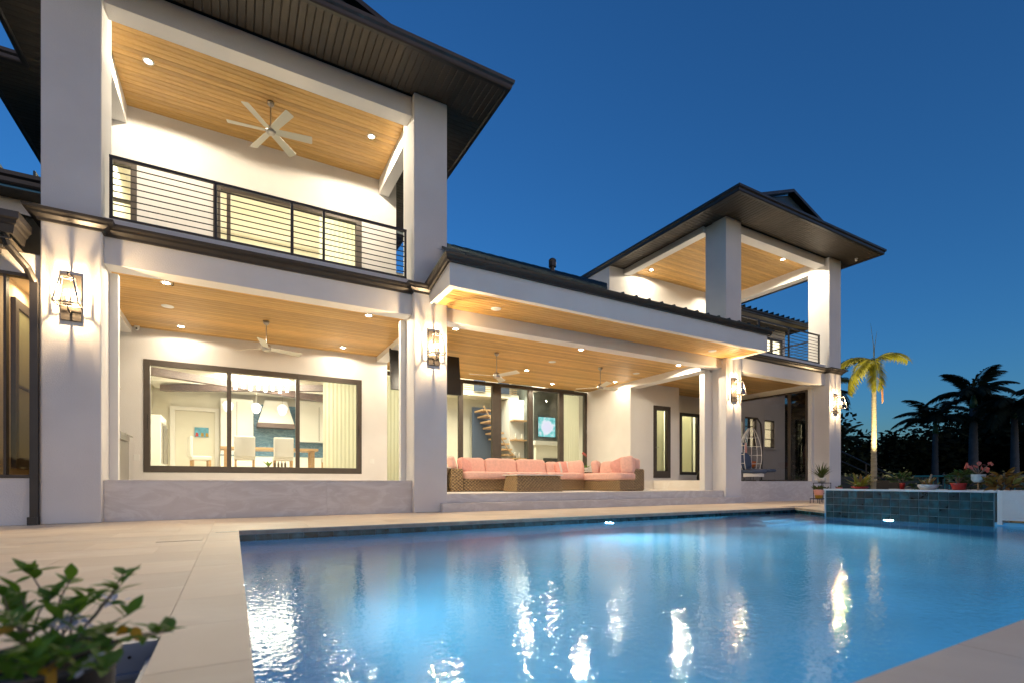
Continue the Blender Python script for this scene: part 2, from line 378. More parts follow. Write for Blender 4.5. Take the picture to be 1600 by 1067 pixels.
shell = MB()
sx0,sx1,sy0,sy1 = PX0,12.5,PY0,PY1
shell.box(sx0-.3,sx1+.3,sy0-.3,sy1+.3,-1.75,-1.5)
shell.box(sx0-.12,sx0,sy0,sy1,-1.5,-.062); shell.box(sx0-.12,sx1,sy1,sy1+.12,-1.5,-.062); shell.box(sx0-.12,sx1,sy0-.12,sy0,-1.5,-.062)
shell.box(PX1+.012,PX1+.2,-1,6.3,-1.5,-.062)
shell.prism([(PX1+.01,6.302),(PX1+.25,6.302),(12.7,PY1-.002),(12.45,PY1-.002)],-1.5,-.062)
shell.box(10.2,12.2,6.9,7.488,-1.5,-.45); shell.box(9.7,12.0,6.5,6.899,-1.5,-.75); shell.box(9.2,11.6,6.1,6.499,-1.5,-1.05)
pool = struct('pool_shell', shell, M['plaster'])
wtr = MB().prism([(PX0+.001,PY0+.001),(PX1+.008,PY0+.001),(PX1+.008,6.3),(12.44,PY1-.012),(PX0+.001,PY1-.012)], WZ-.0005, WZ)
wtr.f = wtr.f[1:2]
water = struct('pool_water', wtr, M['water'])
tile_me = MB().box(-.0985,.0985,-.006,.006,-.135,.135).mesh('tile', M['tile'], bev=.003)
n = 62
for i in range(n):
    w_ = (12.43-PX0)/n
    inst('tile', tile_me, pool, (PX0+w_*(i+.5), PY1-.006, -.2), scale=(w_/.2*.99,1,1))
MB().box(PX0,12.44,PY1-.003,PY1-.001,-.34,-.062).build('tile_grout', M['grout'], pool)
for i in range(7):
    t = (i+.5)/7
    inst('tile', tile_me, pool, (PX1+.004+(12.45-PX1)*t, 6.31+(PY1-6.31)*t, -.2), rot=(0,0,math.atan2(PY1-6.31,12.45-PX1)))

# ---- raised planter wall beside the pool
pl = thing('planter_wall', 'raised planter wall faced with glazed dark blue square tiles rising from the pool', 'planter', (11.9, 5, 0))
MB().box(PX1+.010,PX1+.16,3.44,6.28,-.5,.455).build('wall_core', M['grout'], pl)
MB().box(PX1-.03,PX1+.2,3.40,6.31,.456,.492).build('cap', M['trimwhite'], pl, bev=.004)
MB().box(PX1-.012,PX1+.155,6.281,6.30,-.06,.455).build('end_trim', M['trimwhite'], pl)
MB().box(PX1-.02,PX1+.3,3.33,3.398,-.10,.492).build('end_trim', M['trimwhite'], pl)
MB().box(PX1-.045,PX1+.3,-1.0,3.327,.02,.492).build('side_panel', M['stucco'], pl, bev=.004)
MB().box(PX1-.055,PX1+.3,-1.0,3.326,-.02,.018).build('ledge', M['trimwhite'], pl)
sq = MB().box(-.005,.005,-.073,.073,-.073,.073).mesh('tile', M['tile'], bev=.003)
rows, colsn = 5, 18
cw = (6.27-3.45)/colsn; rh = .155
for r_ in range(rows):
    for c_ in range(colsn):
        inst('tile', sq, pl, (PX1+.004+random.uniform(-.0008,.0008), 3.45+cw*(c_+.5), .452-rh*(r_+.5)), scale=(1,cw/.155,1))
MB().box(PX1+.2,14.5,3.3,6.28,-.05,.43).build('soil', M['soil'], pl)
MB().box(14.5,14.65,3.1,6.3,-.05,.47).build('back_wall', M['stucco'], pl)

# ---- sunken planting bed at the near left
bed = MB()
bed.box(-2.9,-.27,2.46,2.499,-.115,-.001); bed.box(-2.9,-.27,2.44,2.4985,-.135,-.116); bed.box(-2.9,-.27,2.47,2.499,-.6,-.136)
bed.box(-.30,-.268,-.3,2.439,-.6,-.06)
bd = struct('planting_bed', bed, M['bluegrey'])
struct('bed_floor', MB().box(-2.9,-.301,-.3,2.46,-.62,-.55), M['soil'])
MB().lathe((0,0,0),[(.006,0),(.006,.004)],10).build('screw', M['black'], bd).matrix_local = Matrix.Translation((-.36,2.458,-.055)) @ Matrix.Rotation(R(90),4,'X')

# ================================================================== HOUSE
house = thing('house', 'large white two-storey house with dark hipped roofs, open balconies and lit loggias', 'house', (8, 12, 0))
def hp(name, mb, m, bev=0, parent=None, smooth=False, loc=None): return mb.build(name, m, parent or house, bev=bev, smooth=smooth, loc=loc)
PIL = [(-2.541,-1.819),(3.276,4.013),(13.101,13.829),(18.747,19.507)]
for a, b in PIL: hp('pillar', MB().box(a,b,10.0,10.76,0,8.745), M['stucco'], .022)
# beams
def beam(*a): return hp('beam', MB().box(*a), M['stucco'], .008)
beam(-1.818,3.275,10.15,10.5,4.14,4.885); beam(4.014,13.10,10.15,10.5,4.14,4.6); beam(13.83,18.746,10.15,10.5,4.14,4.885)
beam(-1.818,3.275,10.15,10.5,8.33,8.742); beam(13.83,18.746,10.15,10.5,8.47,8.742)
beam(-2.4,-2.0,10.762,13.339,8.33,8.742); beam(3.396,3.66,10.762,13.339,8.33,8.742)
beam(13.0,13.30,10.762,14.449,8.54,8.742); beam(18.75,19.1,10.762,14.449,8.33,8.742)
beam(3.642,3.96,10.762,14.599,4.152,4.40); beam(-2.42,-2.094,10.762,14.599,4.15,4.40); hp('ceiling_panel', MB().box(-3.1,-2.421,12.86,14.599,4.28,4.33), M['trimwhite'])
beam(12.563,13.0,10.501,13.599,4.07,4.40); beam(18.75,19.1,10.762,14.799,4.08,4.40)
hp('screen_track', MB().box(12.76,13.10,10.502,10.7,.386,4.069), M['trimwhite'], .004)
hp('screen_track', MB().box(-1.818,-1.70,10.56,10.70,.676,4.139), M['trimwhite'], .004)
hp('screen_track', MB().box(3.16,3.275,10.56,10.70,.676,4.139), M['trimwhite'], .004)
hp('screen_track', MB().box(18.62,18.746,10.56,10.70,.676,4.07), M['trimwhite'], .004)
# cornice (with the canopy gutter between)
CP = [(0,0),(.035,0),(.045,.035),(.10,.075),(.11,.105),(.165,.12),(.175,.16),(0,.16)]
cz = 4.575
c = MB().sweep([(-2.541,10.7,cz),(-2.541,10.0,cz),(-1.819,10.0,cz),(-1.819,10.15,cz),(3.276,10.15,cz),(3.276,10.0,cz),(3.60,10.0,cz)], CP)
hp('cornice', c, M['gutter']); c = MB().sweep([(13.47,10.0,cz),(13.829,10.0,cz),(13.829,10.15,cz),(18.747,10.15,cz),(18.747,10.0,cz),(19.507,10.0,cz),(19.507,10.7,cz)], CP)
hp('cornice', c, M['gutter'])
# canopy
can = hp('canopy', MB().box(3.615,3.70,8.89,9.999,4.405,4.86).box(3.70,13.37,8.89,8.97,4.405,4.865).box(13.37,13.455,8.89,9.999,4.405,4.86).box(3.72,13.36,8.98,9.99,4.60,4.84), M['stucco'])
hp('canopy_border', MB().box(3.66,13.41,8.93,9.03,4.409,4.4225).box(3.66,3.76,9.031,9.995,4.409,4.4225).box(13.31,13.41,9.031,9.995,4.409,4.4225), M['trimwhite'], parent=can)
GP = [(0,0),(.07,0),(.085,.03),(.095,.06),(.13,.09),(.14,.135),(0,.135)]
hp('canopy_gutter', MB().sweep([(3.615,9.99,4.63),(3.615,8.89,4.855),(13.455,8.89,4.855),(13.455,9.99,4.68)], GP), M['gutter'], parent=can)

def planks(parent, x0, x1, y0, y1, z, pitch=.13, m='wood', name='plank', axis='x', back='woodback', mitre=None):
    """tongue-and-groove boards under a backing sheet; each board is an object"""
    L = (x1-x0) if axis == 'x' else (y1-y0); Wd = (y1-y0) if axis == 'x' else (x1-x0)
    n = max(1, round(Wd/pitch)); p = Wd/n; h = p/2-.002; g_ = .013
    prof = [(-h,.016),(-h,.012),(-h+g_,0),(h-g_,0),(h,.012),(h,.016)]
    mb = MB()
    if axis == 'x': vs = [(sx*L/2, a, b_) for sx in (-1,1) for a, b_ in prof]
    else: vs = [(a, sx*L/2, b_) for sx in (-1,1) for a, b_ in prof]
    mb.add(vs, [tuple(range(6)), tuple(range(6,12))[::-1]] + [(i,(i+1)%6,6+(i+1)%6,6+i) for i in range(6)])
    me = mb.mesh(name, M[m])
    for i in range(n):
        q = (i+.5)*p
        w = ((x0+x1)/2, y0+q, z) if axis == 'x' else (x0+q, (y0+y1)/2, z)
        inst(name, me, parent, w)
    MB().box(x0,x1,y0,y1,z+.017,z+.03).build('backing', M[back], parent)
def ceiling(name, *a, **k):
    o = bpy.data.objects.new(name, None); link(o, house, ((a[0]+a[1])/2, (a[2]+a[3])/2, a[4])); planks(o, *a, **k); return o
ceiling('ceiling', -2.3,3.641,10.501,14.59,4.29)
ceiling('ceiling', 3.961,12.562,10.501,16.10,4.29)
ceiling('ceiling', 13.001,18.749,10.501,14.79,4.29)
ceiling('ceiling', -1.999,3.395,10.501,13.339,8.71)
ceiling('ceiling', 13.101,18.749,10.501,14.449,8.71)
ceiling('ceiling', 3.761,13.309,9.031,10.14,4.423)

# walls of the loggias
hp('wall', MB().wall('x',-2.42,3.96,.39,4.33,14.6,14.8,[(-1.874,3.22,.876,3.572)]), M['stucco'])
hp('wall', MB().wall('y',14.801,16.35,.39,4.33,3.74,3.96), M['stucco'])
hp('wall', MB().wall('y',10.762,12.7,.39,4.149,-2.44,-2.30), M['stucco']); hp('wall', MB().box(-3.3,-3.1,12.72,14.8,.39,4.3).box(-3.1,-2.44,12.72,12.85,.39,4.3), M['stucco']); hp('wall', MB().box(-3.1,-2.421,14.6,14.8,.39,4.3), M['stucco'])
hp('wall', MB().box(12.563,12.76,13.80,16.4,.39,4.33), M['stucco'])
hp('wall', MB().wall('x',12.563,15.061,.39,4.33,13.6,13.799,[(13.705,14.575,.80,3.51)]), M['stucco'])
hp('wall', MB().box(14.86,15.061,13.80,14.799,.39,4.33), M['stucco'])
hp('wall', MB().wall('x',14.86,18.9,.39,4.33,14.8,15.0,[(16.43,18.6,.95,3.58)]), M['stucco'])
hp('wall', MB().wall('x',18.901,23.8,-.06,8.05,14.8,15.0,[(20.72,21.60,2.24,3.69),(22.20,22.98,2.28,3.62)]), M['stucco'])
hp('wall', MB().box(23.6,23.8,15.001,22,-.06,8.05), M['stucco'])
# upstairs
hp('wall', MB().wall('x',-2.4,3.865,4.9,8.742,13.34,13.54,[(-2.36,-1.825,5.15,7.52),(-.412,2.942,4.96,7.55)]), M['stucco'])
hp('wall', MB().box(3.665,3.865,13.541,20,4.9,8.742), M['stucco'])
hp('wall', MB().box(-2.6,-2.401,13.34,20,4.9,8.742), M['stucco'])
hp('wall', MB().wall('x',12.30,19.3,4.9,8.742,14.45,14.65), M['stucco'])
hp('wall', MB().box(12.30,12.5,14.651,20,4.9,8.742), M['stucco'])
hp('balcony_floor', MB().box(-2.4,3.9,10.502,13.338,4.42,4.885), M['trimwhite'])
hp('balcony_floor', MB().box(13.0,19.1,10.502,14.448,4.42,4.885), M['trimwhite'])
hp('wall', MB().box(18.9,23.8,14.62,14.798,8.051,8.3), M['stucco'])

# ---- windows
def frame_x(mb, x0,x1,z0,z1,y0,y1,w,mull=(),bars=(),wb=None):
    wb = wb or w
    mb.box(x0,x0+w,y0,y1,z0,z1); mb.box(x1-w,x1,y0,y1,z0,z1); mb.box(x0+w,x1-w,y0,y1,z1-w,z1); mb.box(x0+w,x1-w,y0,y1,z0,z0+wb)
    for m_, mw in mull: mb.box(m_-mw/2,m_+mw/2,y0+.004,y1-.004,z0+wb,z1-w)
    for b_ in bars: mb.box(x0+w,x1-w,y0+.01,y1-.01,b_-.012,b_+.012)
    return mb
def window(name, x0,x1,z0,z1,y, w=.09, mull=(), bars=(), gl='glass', wb=None, depth=.12, proud=.02):
    o = hp(name, frame_x(MB(),x0,x1,z0,z1,y-proud,y+depth,w,mull,bars,wb), M['frame'], .004, loc=((x0+x1)/2,y,z0))
    edges = [x0+w] + [v for m_, mw in mull for v in (m_-mw/2, m_+mw/2)] + [x1-w]
    for i in range(0,len(edges),2):
        MB().quad((edges[i],y+.05,z0+(wb or w)),(edges[i+1],y+.05,z0+(wb or w)),(edges[i+1],y+.05,z1-w),(edges[i],y+.05,z1-w)).build('pane', M[gl], o)
    return o
w1 = window('sliding_window', -1.874,3.22,.876,3.572,14.6,.13,((-.10,.10),(1.52,.10)),wb=.16)
MB().box(-1.80,-1.775,14.565,14.579,1.9,2.25).build('handle', M['bronze'], w1); MB().box(3.12,3.145,14.565,14.579,1.9,2.25).build('handle', M['bronze'], w1)
window('sliding_door', 4.0,12.56,.39,4.27,16.15,.12,((5.5,.10),(7.0,.16),(8.42,.36),(9.88,.20),(11.30,.22)))
d1 = window('door', 13.705,14.575,.80,3.51,13.6,.155,wb=.26,proud=.03)
MB().box(13.79,13.91,13.52,13.535,1.93,1.95).box(13.79,13.805,13.53,13.57,1.93,1.95).build('handle', M['nickel'], d1)
window('sliding_window', 16.43,18.6,.95,3.58,14.8,.13,((17.62,.22),))
window('window', 20.72,21.60,2.24,3.69,14.86,.06,((21.16,.02),),(2.78,3.25))
window('window', 22.20,22.98,2.28,3.62,14.86,.06,(),(2.72,3.18))
for a,b,z in ((20.66,21.66,2.24),(22.14,23.04,2.28)): hp('sill', MB().box(a,b,14.74,14.799,z-.07,z-.001), M['trimwhite'], .005)
window('window', -2.36,-1.825,5.15,7.52,13.34,.11,(),(5.95,6.65))
window('sliding_door', -.412,2.942,4.96,7.55,13.34,.15,((-.10,.08),(1.27,.05)),proud=.03)
# side screen of tinted glass closing the right loggia
sg = hp('glass_screen', MB().box(18.60,18.66,10.72,10.78,.676,4.07).box(18.60,18.66,11.34,11.46,.676,4.07).box(18.60,18.66,14.70,14.79,.676,4.07).box(18.60,18.66,10.78,14.70,.676,.72).box(18.60,18.66,10.78,14.70,4.03,4.07), M['frame'])
for a,b in ((10.78,11.34),(11.46,14.70)): MB().quad((18.63,a,.72),(18.63,b,.72),(18.63,b,4.03),(18.63,a,4.03)).build('pane', M['tint'], sg)

# ---- eaves
def eave(x0,x1,y0,y1,sides, z=8.75, pitch=.13, sx0=None, sx1=None, ysplit=10.1, yend=None):
    """soffit boards: front boards run front to back, side boards run outward"""
    o = bpy.data.objects.new('soffit', None); link(o, house, ((x0+x1)/2, y0, z))
    planks(o, x0, x1, y0, ysplit, z, pitch, 'soffit', 'soffit_board', 'y', 'soffback')
    for a, b, ya, yb in sides: planks(o, a, b, ya, yb, z, pitch, 'soffit', 'soffit_board', 'x', 'soffback')
    return o
EG = [(0,0),(.02,-.02),(.09,-.02),(.105,.01),(.11,.07),(.15,.10),(.155,.16),(0,.16)]
eave(-3.48,4.90,9.03,10.1,[(-3.48,-2.542,10.1,13.1),(3.662,4.90,10.1,15.0),(-4.20,-2.61,13.1,18.0)])
hp('soffit_panel', MB().box(3.866,4.90,15.001,20,8.752,8.77).box(-4.2,-2.61,18.001,20,8.752,8.77), M['soffit'])
hp('gutter', MB().sweep([(-4.20,20,8.74),(-4.20,13.1,8.74),(-3.48,13.1,8.74),(-3.48,9.03,8.74),(4.90,9.03,8.74),(4.90,20,8.74)], EG), M['gutter'])
eave(12.35,20.15,9.03,10.1,[(12.35,13.10,10.1,15),(18.9,20.15,10.1,14.6)])
hp('gutter', MB().sweep([(12.35,17,8.74),(12.35,9.03,8.74),(20.15,9.03,8.74),(20.15,16,8.74)], EG), M['gutter'])
def hip(x0,x1,y0,yb,z,p=.335,yg=9.95):
    xc = (x0+x1)/2; zr = z + (xc-x0)*p; zg = z + (yg-y0)*p; dx = (yg-y0)
    mb = MB()
    A,B,Cc,D = (x0,y0,z),(x1,y0,z),(x1-dx,yg,zg),(x0+dx,yg,zg)
    P = (xc,yg,zr)
    mb.add([A,B,Cc,D],[(0,1,2,3)])
    mb.add([A,D,P,(xc,yb,zr),(x0,yb,z)],[(0,1,2,3,4)]); mb.add([B,Cc,P,(xc,yb,zr),(x1,yb,z)],[(4,3,2,1,0)])
    o = hp('roof', mb, M['roof'])
    hw = (xc-x0)-dx
    # gablet
    gm = MB().add([(x0+dx,yg+.02,zg),(x1-dx,yg+.02,zg),(xc,yg+.02,zr)],[(0,1,2)])
    gm.build('gablet', M['roof'], o)
    MB().add([(xc-hw*.45,yg,zg+.08),(xc+hw*.45,yg,zg+.08),(xc,yg,zr-.42)],[(0,1,2)]).build('louvre', M['soffback'], o)
    rk = MB()
    for s_ in (-1,1):
        a = Vector((xc+s_*(hw+.12),yg-.16,zg-.06)); b = Vector((xc,yg-.16,zr+.04)); t = Vector((0,.22,0)); u = Vector((0,0,.10))
        rk.add([a,b,b+t,a+t,a+u,b+u,b+t+u,a+t+u],[(0,1,2,3),(4,5,6,7),(0,1,5,4),(1,2,6,5),(2,3,7,6),(3,0,4,7)])
    rk.build('rake_trim', M['gutter'], o)
    me = MB().box(-.012,.012,0,1,0,.025).mesh('seam', M['roof'])
    x = x0+.3
    while x < x1-.2:
        run = min(yg-y0, x-x0, x1-x)
        if run > .1: inst('seam', me, o, (x,y0,z), rot=(math.atan(p),0,0), scale=(1,run/math.cos(math.atan(p)),1))
        x += .42
    return o
hip(-3.63,5.05,8.88,20,8.87); hip(12.2,20.3,8.88,20,8.87)
hp('roof', MB().quad((-4.35,12.95,8.90),(-3.4,12.95,8.90),(-3.4,20,8.90),(-4.35,20,8.90)), M['roof'])
# low metal roof over the canopy
p_ = .535; z0 = 4.985
rA = hp('canopy_roof', MB().add([(3.55,8.80,z0),(7.4,8.80,z0),(12.2,14.5,z0+p_*5.7),(3.9,14.5,z0+p_*5.7),(3.9,9.5,z0+p_*.7),(3.55,9.5,z0+p_*.7)],[(0,1,2,3,4,5)]), M['roof'])
seam = MB().box(-.012,.012,0,1,0,.05).mesh('seam', M['roof'])
x = 3.9
while x < 7.5:
    yt = 14.5; inst('seam', seam, rA, (x,8.80,z0), rot=(math.atan(p_),0,0), scale=(1,5.7/math.cos(math.atan(p_)),1)); x += .42
while x < 12.0:
    ys_ = 8.80+(x-7.4)/4.8*5.7; inst('seam', seam, rA, (x,ys_,z0+p_*(ys_-8.8)), rot=(math.atan(p_),0,0), scale=(1,(14.5-ys_)/math.cos(math.atan(p_)),1)); x += .42
rB = hp('canopy_roof', MB().add([(7.41,8.80,z0),(13.5,8.80,z0),(13.5,10.1,z0+.12),(12.2,14.4,z0+.14),(11.9,14.4,z0+.14),(8.3,10.1,z0+.12)],[(0,1,2,3,4,5)]), M['roof'])
x = 7.95
while x < 13.5:
    MB().add([(x-.012,8.79,z0),(x+.012,8.79,z0),(x+.012,9.6,z0+.07),(x-.012,9.6,z0+.07),(x-.012,8.83,z0+.085),(x+.012,8.83,z0+.085),(x+.012,9.6,z0+.15),(x-.012,9.6,z0+.15)],[(0,3,2,1),(4,5,6,7),(0,1,5,4),(1,2,6,5),(2,3,7,6),(3,0,4,7)]).build('seam', M['roof'], rB); x += .42
vp = MB().lathe((8.15,12.1,6.7),[(.07,-.4),(.07,.22),(.11,.22),(.11,.42),(.07,.46)],14)
hp('vent_pipe', vp, M['gutter'])
# right rear wing eave and roof
hp('rear_eave', MB().box(19.2,24.3,13.95,14.795,8.02,8.05), M['soffit'])
hp('gutter', MB().sweep([(19.2,13.95,8.03),(24.3,13.95,8.03),(24.3,20,8.03)], EG), M['gutter'])
rw = hp('roof', MB().add([(19.0,13.8,8.2),(24.45,13.8,8.2),(22.0,18,9.4),(19.0,18,9.4)],[(0,1,2,3)]), M['roof'])
for i in range(13): MB().box(19.3+i*.4,19.33+i*.4,13.78,14.3,8.2,8.31).build('seam', M['roof'], rw)
hp('rear_door', frame_x(MB(),21.7,23.45,4.9,7.55,14.70,14.799,.12,((22.62,.12),)), M['frame'])
hp('rear_blind', MB().quad((21.8,14.79,5.0),(23.35,14.79,5.0),(23.35,14.79,7.45),(21.8,14.79,7.45)), emit('glowing_blind',(1.0,.88,.58),.9))  # blind emits by itself, standing in for lamplight from a room behind

# ---- left wing
hp('wall', MB().wall('x',-7,-2.542,-.06,4.06,10.05,10.25,[(-3.6,-2.60,.70,3.75)]), M['stucco'])
lw_ = window('window', -3.6,-2.60,.70,3.75,10.05,.05,((-2.945,.03),),proud=.015)
hp('wing_soffit', MB().box(-7,-2.742,9.565,10.049,4.06,4.08), M['soffit'])
hp('gutter', MB().sweep([(-7,9.56,4.26),(-2.74,9.56,4.26),(-2.74,9.98,4.26)], [(0,-.13),(.03,-.13),(.05,-.02),(.07,0),(.08,.04),(.11,.07),(.115,.16),(0,.16)]), M['gutter'])
hp('roof', MB().quad((-7,9.47,4.42),(-2.74,9.47,4.42),(-2.56,11.1,5.0),(-7,11.1,5.0)), M['roof'])
hp('wall', MB().box(-7,-2.45,11.1,11.3,3.97,5.3), M['stucco'])
hp('wing_soffit', MB().box(-7,-2.5,10.75,11.099,5.28,5.30), M['soffit'])
hp('gutter', MB().sweep([(-7,10.75,5.34),(-2.5,10.75,5.34)], EG), M['gutter'])
rl = hp('roof', MB().quad((-7,10.6,5.5),(-2.5,10.6,5.5),(-2.5,13.3,6.35),(-7,13.3,6.35)), M['roof'])
for i in range(8): MB().box(-5.3+i*.42,-5.27+i*.42,10.6,10.9,5.5,5.58).build('seam', M['roof'], rl)
ds = MB()
ds.tube([(-2.82,9.60,4.14),(-2.80,9.64,4.0),(-2.66,9.88,3.80),(-2.60,9.97,3.62)],.05,8)
hp('downspout', ds.box(-2.645,-2.555,9.93,10.02,.08,3.62).box(-2.665,-2.55,9.90,10.02,0,.12), M['gutter'])
# interior of the left wing: a framed glass door seen through the window
hp('room_wall', MB().box(-6,-2.5,12.6,12.7,.4,4.0).box(-2.52,-2.45,10.26,12.6,.4,4.0).box(-6,-2.5,10.26,12.6,3.9,3.96).box(-6,-2.5,10.26,12.6,.36,.4).box(-3.3,-3.13,10.26,12.6,.4,3.9), M['tan'])
idr = hp('inner_door', MB().box(-3.129,-3.07,10.92,11.06,.86,3.62).box(-3.129,-3.07,12.0,12.14,.86,3.62).box(-3.129,-3.07,11.06,12.0,3.48,3.62).box(-3.129,-3.07,11.06,12.0,.86,1.05).box(-3.12,-3.08,11.06,12.0,2.2,2.24), M['frame'])
MB().quad((-3.10,11.06,1.05),(-3.10,12.0,1.05),(-3.10,12.0,3.48),(-3.10,11.06,3.48)).build('pane', M['greenpane'], idr)
light('AREA','left_wing_light',(-2.8,11.3,3.85),9,(1,.80,.5),size=.5)

# ================================================================== TERRACE, STEPS, LOW WALLS
tf = struct('terrace_floor', MB().box(4.014,12.0,10.1,16.14,-.05,.385).box(3.28,4.013,10.762,16.14,-.05,.385).box(12.001,13.1,10.1,12.999,-.05,.385).box(12.001,12.56,13.0,16.14,-.05,.384), M['floor'])
struct('terrace_step', MB().box(3.85,13.85,9.85,10.099,-.05,.185).box(4.016,13.098,10.098,10.0995,.1,.18), M['marble'], bev=.006)
for i in range(6):
    a = 4.016+i*1.514; MB().box(a,a+1.512,10.085,10.0995,.19,.384).build('riser_slab', M['marble'], tf, bev=.002)
struct('loggia_platform', MB().box(-2.3,3.279,10.302,14.599,-.05,.66).box(-3.1,-2.301,12.86,14.599,-.05,.66).box(12.6,13.1,13.0,13.599,-.05,.70).box(13.101,13.83,10.762,13.599,-.05,.70).box(13.831,18.9,10.302,14.799,-.05,.665), M['floor'])
def lowwall(name, label, x0, x1, n):
    t = thing(name, label, 'low wall', ((x0+x1)/2,10.2,0))
    w = (x1-x0)/n
    for i in range(n):
        MB().box(x0+i*w+.0008,x0+(i+1)*w-.0008,10.15,10.30,-.02,.655+random.uniform(0,.0004)).build('marble_slab', M['marble'], t, bev=.002)
    MB().box(x0,x1,10.145,10.301,.656,.675).build('coping', M['marble'], t, bev=.003)
lowwall('low_wall','long veined marble low wall under the left loggia beside the lantern pillars',-1.818,3.275,3)
lowwall('low_wall','shorter pale marble low wall under the right loggia near the plant stand',13.83,18.746,3)

# ================================================================== BALCONY RAILINGS
def railing(name, label, x0, x1, posts, y=10.22, zb=4.915, zt=5.94):
    t = thing(name, label, 'railing', ((x0+x1)/2,y,4.885))
    MB().box(x0,x1,y-.025,y+.025,zt-.045,zt).build('top_rail', M['rail'], t, bev=.004)
    MB().box(x0,x1,y-.02,y+.02,zb,zb+.035).build('bottom_rail', M['rail'], t)
    me = MB().box(-.022,.022,-.022,.022,4.886-zb,zt-zb-.046).mesh('post', M['rail'])
    for p in posts: inst('post', me, t, (p,y,zb))
    cb = MB().tube([(x0,0,0),(x1,0,0)],.0095,6).mesh('cable', M['rail'], off=(x0,0,0))
    for i in range(1,9): inst('cable', cb, t, (x0,y,zb+.03+i*(zt-zb-.075)/9))
    return t
railing('balcony_railing','dark horizontal-bar railing of the large left balcony between two white pillars',-1.76,3.18,(-1.735,-.276,.959,1.53,3.155))
railing('balcony_railing','dark horizontal-bar railing of the right balcony above the canopy end',13.85,18.5,(13.88,15.0,16.65,18.47))
t = thing('balcony_railing','short dark side railing seen through the right balcony beyond its front rail','railing',(18.95,12.5,4.885))
MB().box(18.925,18.975,10.8,14.4,5.90,5.945).build('top_rail', M['rail'], t); MB().box(18.93,18.97,10.8,14.4,4.92,4.955).build('bottom_rail', M['rail'], t)
for y in (10.85,12.6,14.3): MB().box(18.93,18.97,y-.02,y+.02,4.886,5.9).build('post', M['rail'], t)
for i in range(1,9): MB().tube([(18.95,10.8,4.94+i*.107),(18.95,14.4,4.94+i*.107)],.009,6).build('cable', M['rail'], t)

# ================================================================== LIGHT FITTINGS
dl_ring = MB().lathe((0,0,0),[(.060,-.012),(.092,-.010),(.095,0),(.060,0)],20,False).mesh('trim_ring', M['white'], True)
dl_lens = MB().lathe((0,0,0),[(.0,-.007),(.059,-.007)],20,False).mesh('lens', M['lens'])
def downlight(x,y,z,label,power=78,spread=168):
    t = thing('ceiling_light', label, 'downlight', (x,y,z), 'recessed ceiling lights')
    inst('trim_ring', dl_ring, t, (x,y,z)); inst('lens', dl_lens, t, (x,y,z))
    light('SPOT','downlight_or_fill_beam',(x,y,z-.03),power,WARM,spot_size=R(spread),spot_blend=.15,shadow_soft_size=.05)
A = 'left loggia wood ceiling'
downlight(-1.08,11.05,4.29,'bright recessed light at front left of the '+A,62)
downlight(-1.08,13.98,4.29,'recessed light at back left of the '+A+' over the window',26)
downlight(2.59,11.05,4.29,'bright recessed light at front right of the '+A,62)
downlight(2.59,14.0,4.29,'recessed light at back right of the '+A+' near the black screen',26)
B = 'sofa terrace ceiling'
downlight(4.63,11.0,4.29,'recessed light beside the second lantern pillar at front left of the '+B,62)
downlight(8.354,11.0,4.29,'brightest recessed light at front centre of the '+B,62)
downlight(12.12,10.97,4.29,'recessed light at front right of the '+B+' near the white beam',62)
downlight(4.63,13.95,4.29,'recessed light partly behind the second lantern pillar above the black screen',62)
downlight(8.354,13.9,4.29,'recessed light between two ceiling fans of the '+B,62)
downlight(12.12,13.92,4.29,'recessed light at back right of the '+B+' by the white wall',22)
downlight(6.48,15.3,4.29,'recessed light at back left of the '+B+' above the glass doors',26)
downlight(10.33,15.34,4.29,'recessed light at back centre of the '+B+' just above the television doors',26)
downlight(-1.43,11.73,8.71,'recessed light left of the fan in the upstairs left balcony ceiling',140)
downlight(2.81,11.73,8.71,'recessed light right of the fan in the upstairs left balcony ceiling',140)
downlight(13.9,13.9,8.71,'recessed light at the back left of the upstairs right balcony ceiling',60)
downlight(17.4,10.9,8.71,'recessed light at the front right of the upstairs right balcony ceiling',200)
light('SPOT','downlight_or_fill_beam',(13.9,11.4,8.67),130,WARM,spot_size=R(140),spot_blend=.6,shadow_soft_size=.05)  # added fill beam with no fitting, evens the balcony wall light
light('SPOT','downlight_or_fill_beam',(17.4,13.9,8.67),40,WARM,spot_size=R(140),spot_blend=.6,shadow_soft_size=.05)  # unseen back beam, no fitting built for it

spk_me = MB().lathe((0,0,0),[(.0,-.010),(.105,-.010),(.115,-.004),(.115,0)],24,False).mesh('speaker', M['white'], True)
def speaker(x,y,z,label):
    o = inst('ceiling_speaker', spk_me, None, (x,y,z)); tag(o,label,'speaker','round white ceiling speakers')
speaker(-1.2,12.53,4.29,'flat round white speaker in the left loggia ceiling')
speaker(5.015,9.65,4.423,'flat round white speaker under the left end of the canopy')
speaker(12.06,9.66,4.423,'flat round white speaker under the right end of the canopy')
speaker(8.45,12.55,4.29,'flat round white speaker at the middle of the sofa terrace ceiling')
speaker(11.81,12.5,4.29,'flat round white speaker at the right of the sofa terrace ceiling')
speaker(15.6,11.6,4.29,'flat round white speaker in the right loggia ceiling')

